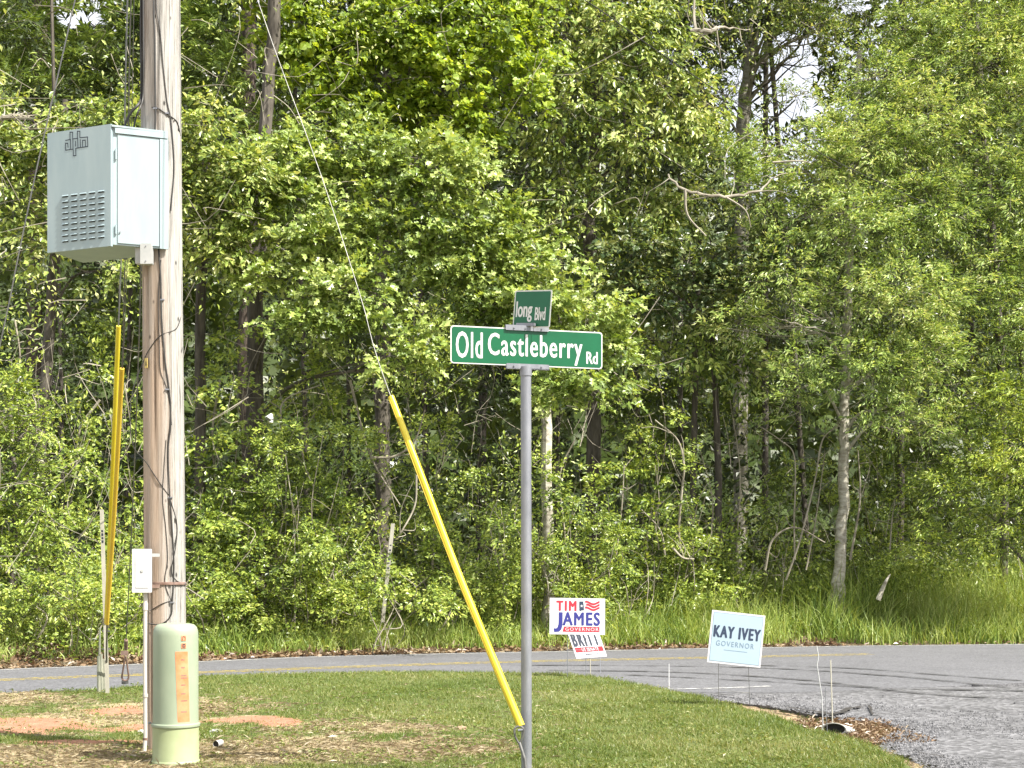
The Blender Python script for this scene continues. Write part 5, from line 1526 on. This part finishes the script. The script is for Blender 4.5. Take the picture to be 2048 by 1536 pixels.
# second blade, turned almost edge-on, its left end bent away
u2 = Vector((.85, -.527, -.085)).normalized(); up2 = (Vector((0.0, 0, 1)) - u2*u2.z).normalized()
W2 = .257; c2 = P(1064.5, 618, SD)
blade2 = Plate(c2 - u2*W2/2 + up2*.111, u2, up2, W2, .222)
m = MB(); blade2.slab(m, .0022, .010); b2 = m.build('name_blade', M['sign_white'], sp)
m = MB(); blade2.slab(m, .0008, .008, .0075, .0012); m.build('green_field', M['sign_green'], b2)
blade2.text('long', .075, .30, .50, .84, M['sign_white'], b2, .002, .02)
blade2.text('Blvd', .59, .46, .865, .80, M['sign_white'], b2, .002, .02)
f_ = blade2.pt(0, .5); u3 = Vector((.04, 1, 0)).normalized()
m = MB(); m.box(f_ + u3*.115 + Vector((.006, .004, 0)), u3, up2, u3.cross(up2), .23, .214, .0022); m.build('bent_end', M['sign_green'], b2)
u4 = u2
m = MB(); m.box(c + upv*(H/2+.030) - un*.01 - Vector((0, 0, .006)), u4, (0, 0, 1), u4.cross(Vector((0, 0, 1))), .125, .018, .020, .003); m.build('upper_bracket', M['galv'], sp)

# ------------------------------------------------------------------ yard signs
def wire_stake(name, pts, r, parent=None, mat='galv'):
    return MB().tube([Vector(p) for p in pts], r, 5).build(name, M[mat], parent, True)
D1 = 17.0
tj = Plate(P(1099.5, 1195.5, D1), (1, .03, -.015), (.01, .12, 1), 111/F*D1, 73/F*D1)
r1 = empty('yard_sign', P(1155, 1355, D1), 'white yard sign with red and blue lettering, standing on wire legs', 'yard sign')
m = MB(); tj.slab(m, .006, .003); pn = m.build('panel', M['paper'], r1)
tj.text('TIM', .13, .085, .475, .345, M['red'], pn, .002, .06, spacing=1.3)
m = MB(); tj.poly(m, [(.535, .09), (.605, .09), (.618, .28), (.62, .33), (.565, .335), (.562, .36), (.54, .36), (.535, .3)], .0018); m.build('state_shape', M['navy'], pn)
m = MB()
star = []
for k in range(10):
    g = rad(-90 + k*36); rr_ = (.030 if k % 2 == 0 else .012)
    star.append((.577 + rr_*math.cos(g), .215 + rr_*math.sin(g)*tj.w/tj.h))
tj.poly(m, star, .0026); m.build('star', M['paper'], pn)
m = MB()
for k, b0 in enumerate((.125, .205, .285)):
    top, bot = [], []
    for i in range(13):
        t = i/12; yy = b0 + .035*math.sin(t*2*math.pi - 2.0)*1.0
        x0 = .64 + .02*k*(k == 1)
        top.append((x0 + t*(.90-x0), yy - .026)); bot.append((x0 + t*(.90-x0), yy + .030))
    for i in range(12):
        v = [tj.pt(*top[i], .0018), tj.pt(*bot[i], .0018), tj.pt(*bot[i+1], .0018), tj.pt(*top[i+1], .0018)]
        m.add([tuple(x) for x in v], (), [(0, 1, 2, 3)])
m.build('wavy_stripes', M['red'], pn)
tj.text('AMES', .245, .395, .90, .745, M['blue'], pn, .002, .045, spacing=1.18)
m = MB()
tj.poly(m, [(.165, .395), (.235, .395), (.235, .60), (.165, .60)], .0018)
for a_, b_ in (((.165, .60), (.235, .60)), ):
    pass
pl0 = [((.165, .60), (.235, .60)), ((.162, .72), (.232, .74)), ((.145, .81), (.215, .86)), ((.12, .84), (.175, .925)), ((.075, .835), (.085, .94))]
for (p0, p1), (p2, p3) in zip(pl0[:-1], pl0[1:]):
    v = [tj.pt(*p0, .0018), tj.pt(*p2, .0018), tj.pt(*p3, .0018), tj.pt(*p1, .0018)]; m.add([tuple(x) for x in v], (), [(0, 1, 2, 3)])
m.build('lettering', M['blue'], pn)
m = MB(); tj.poly(m, [(.262, .785), (.90, .785), (.90, .925), (.235, .925)], .0018); m.build('red_bar', M['red'], pn)
tj.text('GOVERNOR', .285, .81, .885, .90, M['paper'], pn, .003, .012, spacing=1.25)
for px in (1135, 1172):
    wire_stake('wire_leg', [P(px, 1262, D1+.01), P(px, 1357, D1+.01)], .0042, r1)
wire_stake('wire_leg', [P(1135, 1300, D1+.01), P(1172, 1300, D1+.01)], .003, r1)

D2 = 17.5
ub = Vector((.64, .768, 0)); vb = Vector((-.307, .256, .916))
WB_ = .62; HB = .455
bot_l = P(1153, 1317, D2-.1)
kb = Plate(bot_l + vb.normalized()*HB, ub, vb, WB_, HB)
r2 = empty('yard_sign', P(1182, 1348, D2), 'leaning white yard sign with black letters and red bar, half hidden behind another sign', 'yard sign')
m = MB(); kb.slab(m, .006, .003); pn = m.build('panel', M['paper'], r2)
kb.text('BRITT', .06, .28, .90, .66, M['ink'], pn, .002, .08, spacing=1.3)
m = MB(); kb.poly(m, [(.05, .70), (.96, .70), (.96, .84), (.05, .84)], .0018); m.build('red_bar', M['darkred'], pn)
kb.text('US SENATE', .26, .725, .80, .815, M['paper'], pn, .003, .015, spacing=1.2)
m = MB()
for k in range(9): kb.line(m, [(.36+k*.043, .91), (.385+k*.043, .91)], .012, .002)
m.build('small_print', M['ink'], pn)
wire_stake('wire_leg', [P(1180, 1305, D2+.15), P(1181, 1350, D2+.1)], .006, r2, 'stake_wood')
wire_stake('wire_leg', [P(1200, 1305, D2+.25), P(1201, 1348, D2+.2)], .004, r2)

D3 = 13.2
ki = Plate(P(1424.5, 1219.5, D3), (1, .10, -.113), (.068, .05, 1), 109.5/F*D3, 105/F*D3)
r3 = empty('yard_sign', P(1475, 1413, D3), 'tilted pale blue yard sign with dark blue letters at the edge of the lawn', 'yard sign')
m = MB(); ki.slab(m, .006, .003); pn = m.build('panel', M['paper'], r3)
m = MB(); ki.slab(m, .0006, .002, .016, .0008); m.build('border', M['greyblue'], pn)
m = MB(); ki.slab(m, .0006, .002, .020, .0016); m.build('blue_field', M['sky_blue'], pn)
ki.text('KAY IVEY', .075, .285, .935, .50, M['navy'], pn, .003, .055, spacing=1.2)
ki.text('GOVERNOR', .13, .565, .84, .665, M['greyblue'], pn, .003, -.002, spacing=1.25)
m = MB(); ki.line(m, [(.29, .735), (.72, .735)], .004, .0025); m.build('underline', M['greyblue'], pn)
for a_, px1, py1 in ((.22, 1437, 1408), (.78, 1500, 1416)):
    wire_stake('wire_leg', [ki.pt(a_, .9, -.008), ki.pt(a_, 1.0, -.008), P(px1, py1, D3)], .0026, r3, 'dull_galv')
wire_stake('wire_leg', [P(1437, 1380, D3+.01), P(1500, 1386, D3+.01)], .002, r3, 'dull_galv')

def solo(name, label, cat, pts, r, mat='stake_wood'):
    o = MB().tube([Vector(p) for p in pts], r, 6).build(name, M[mat], None, True); return tag(o, label, cat)
solo('wire_stake', 'short thin white stake with nothing on it, left of the pale blue sign', 'stake', [P(1338, 1328, 15.7), P(1338, 1385, 15.6)], .0042, 'whitebox')
solo('wire_stake', 'straight thin pale stake standing behind the small culvert pipe', 'stake', [P(1661, 1320, 12.5), P(1663, 1380, 12.45), P(1665, 1446, 12.4)], .0055, 'stake_wood')
solo('wire_stake', 'crooked thin white stake left of the straight one by the culvert', 'stake', [P(1633, 1292, 12.2), P(1637, 1312, 12.2), P(1634, 1330, 12.2), P(1640, 1370, 12.2), P(1644, 1395, 12.2), P(1646, 1458, 12.2)], .0045, 'whitebox')
solo('wire_stake', 'faint thin wire standing just left of the straight pale stake by the culvert', 'stake', [P(1651, 1375, 11.9), P(1652, 1420, 11.9), P(1655, 1470, 11.9)], .003, 'galv')

# survey stake in the brush and the pale broken snag
ss = empty('survey_stake', P(770, 1245, 24.4), 'white wooden survey stake with dark marks standing in the brush behind the yellow guard', 'stake')
a, b = P(786, 1047, 24.4), P(774, 1160, 24.4)
b = b + (b-a)*.75
ax = (a-b).normalized()
MB().box((a+b)/2, (1, 0, 0), ax, (0, 1, 0), .062, (a-b).length, .022, .004).build('slat', M['stake_wood'], ss)
for k, t in enumerate((.22, .27, .31, .36, .40, .45)):
    c_ = a.lerp(b, t); MB().box(c_ - Vector((0, .0125, 0)), (1, 0, 0), ax, (0, 1, 0), .03, .03 if k % 2 else .018, .0015).build('mark', M['ink'], ss)
sn = MB().tube(curve_pts([P(1756, 1200, 27.6), P(1764, 1180, 27.6), P(1772, 1162, 27.5), P(1781, 1148, 27.5)], 4), [.05, .05, .045, .045, .04, .04, .035, .035, .03, .025, .02, .015, .008], 7).build('broken_snag', M['palebark'])
tag(sn, 'short pale broken snag in the tall grass right of the mottled trunk', 'snag')

# culvert pipe at the broken corner of the asphalt
cv = empty('culvert_pipe', P(1672, 1462, 12.0), 'small pale pipe end with a dark mouth at the broken asphalt edge', 'pipe')
def culvert():
    c = P(1668, 1458, 12.0); ax = Vector((-.45, -.89, .02)).normalized(); s = Vector((0, 0, 1)).cross(ax).normalized(); up = Vector((0, 0, 1))
    n = 24
    def ring(o, r, fl=.72): return [o + s*r*math.cos(2*math.pi*k/n)*1.5 + up*r*math.sin(2*math.pi*k/n)*fl for k in range(n)]
    R = [ring(c + ax*(-.34) - up*.05, .072), ring(c, .072), ring(c + ax*.004, .068), ring(c, .061), ring(c - ax*.34 - up*.05, .061)]
    v = [tuple(p) for r in R for p in r]; q = []
    for i in range(4):
        for k in range(n): q.append((i*n+k, i*n+(k+1) % n, (i+1)*n+(k+1) % n, (i+1)*n+k))
    obj_arrays('barrel', v, None, M['concrete'], cv, True, q)
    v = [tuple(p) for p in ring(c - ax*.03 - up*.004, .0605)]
    obj_arrays('mouth_shade', v, [(0, k, k+1) for k in range(1, n-1)], M['crack'], cv)  # dark disc standing in for the shade inside the pipe mouth
culvert()

# small things on the bare ground
def rock(name, label, cat, px, py, sx, sy, sz, mat, seed):
    d = F*(EYE)/(py-HORIZON); c = P(px, py, d); c.z = float(lawn_z(np.array([c.x]), np.array([c.y]))[0]) + sz*.3
    rng = np.random.default_rng(seed)
    th = np.linspace(0, math.pi, 7); n = 10; v = []; q = []
    for i, t in enumerate(th):
        for k in range(n):
            g = 2*math.pi*k/n; w = 1 + .18*rng.normal()*.6
            v.append((c.x + sx*math.sin(t)*math.cos(g)*w, c.y + sy*math.sin(t)*math.sin(g)*w, c.z + sz*math.cos(t)*w))
            if i: q.append(((i-1)*n+k, (i-1)*n+(k+1) % n, i*n+(k+1) % n, i*n+k))
    return tag(obj_arrays(name, v, None, M[mat], None, False, q), label, cat)
cp = empty('plastic_cup', P(440, 1492, 10.2), 'small pale hollow plastic cup lying on the bare soil right of the pedestal', 'plastic cup')
c_ = P(437, 1487, 10.1)
MB().tube([c_ + Vector((-.012, -.035, .0)), c_ + Vector((.012, .03, .004))], [.024, .022], 12, False).build('rim', M['concrete'], cp, True)
MB().tube([c_ + Vector((-.010, -.030, 0)), c_ + Vector((.004, .0, .001))], [.0225, .004], 12, True).build('hollow', M['crack'], cp)  # dark plug painted as the shade inside the cup
rock('stone', 'flat pale stone lying right of the pedestal', 'stone', 432, 1466, .05, .05, .016, 'concrete', 1)
rock('stone', 'small grey stone by the foot of the white conduit', 'stone', 283, 1464, .03, .03, .02, 'concrete', 2)
rock('stone', 'pinkish lump of clay at the edge of the lawn left of the guy anchor', 'stone', 922, 1462, .05, .04, .022, 'dirt', 3)
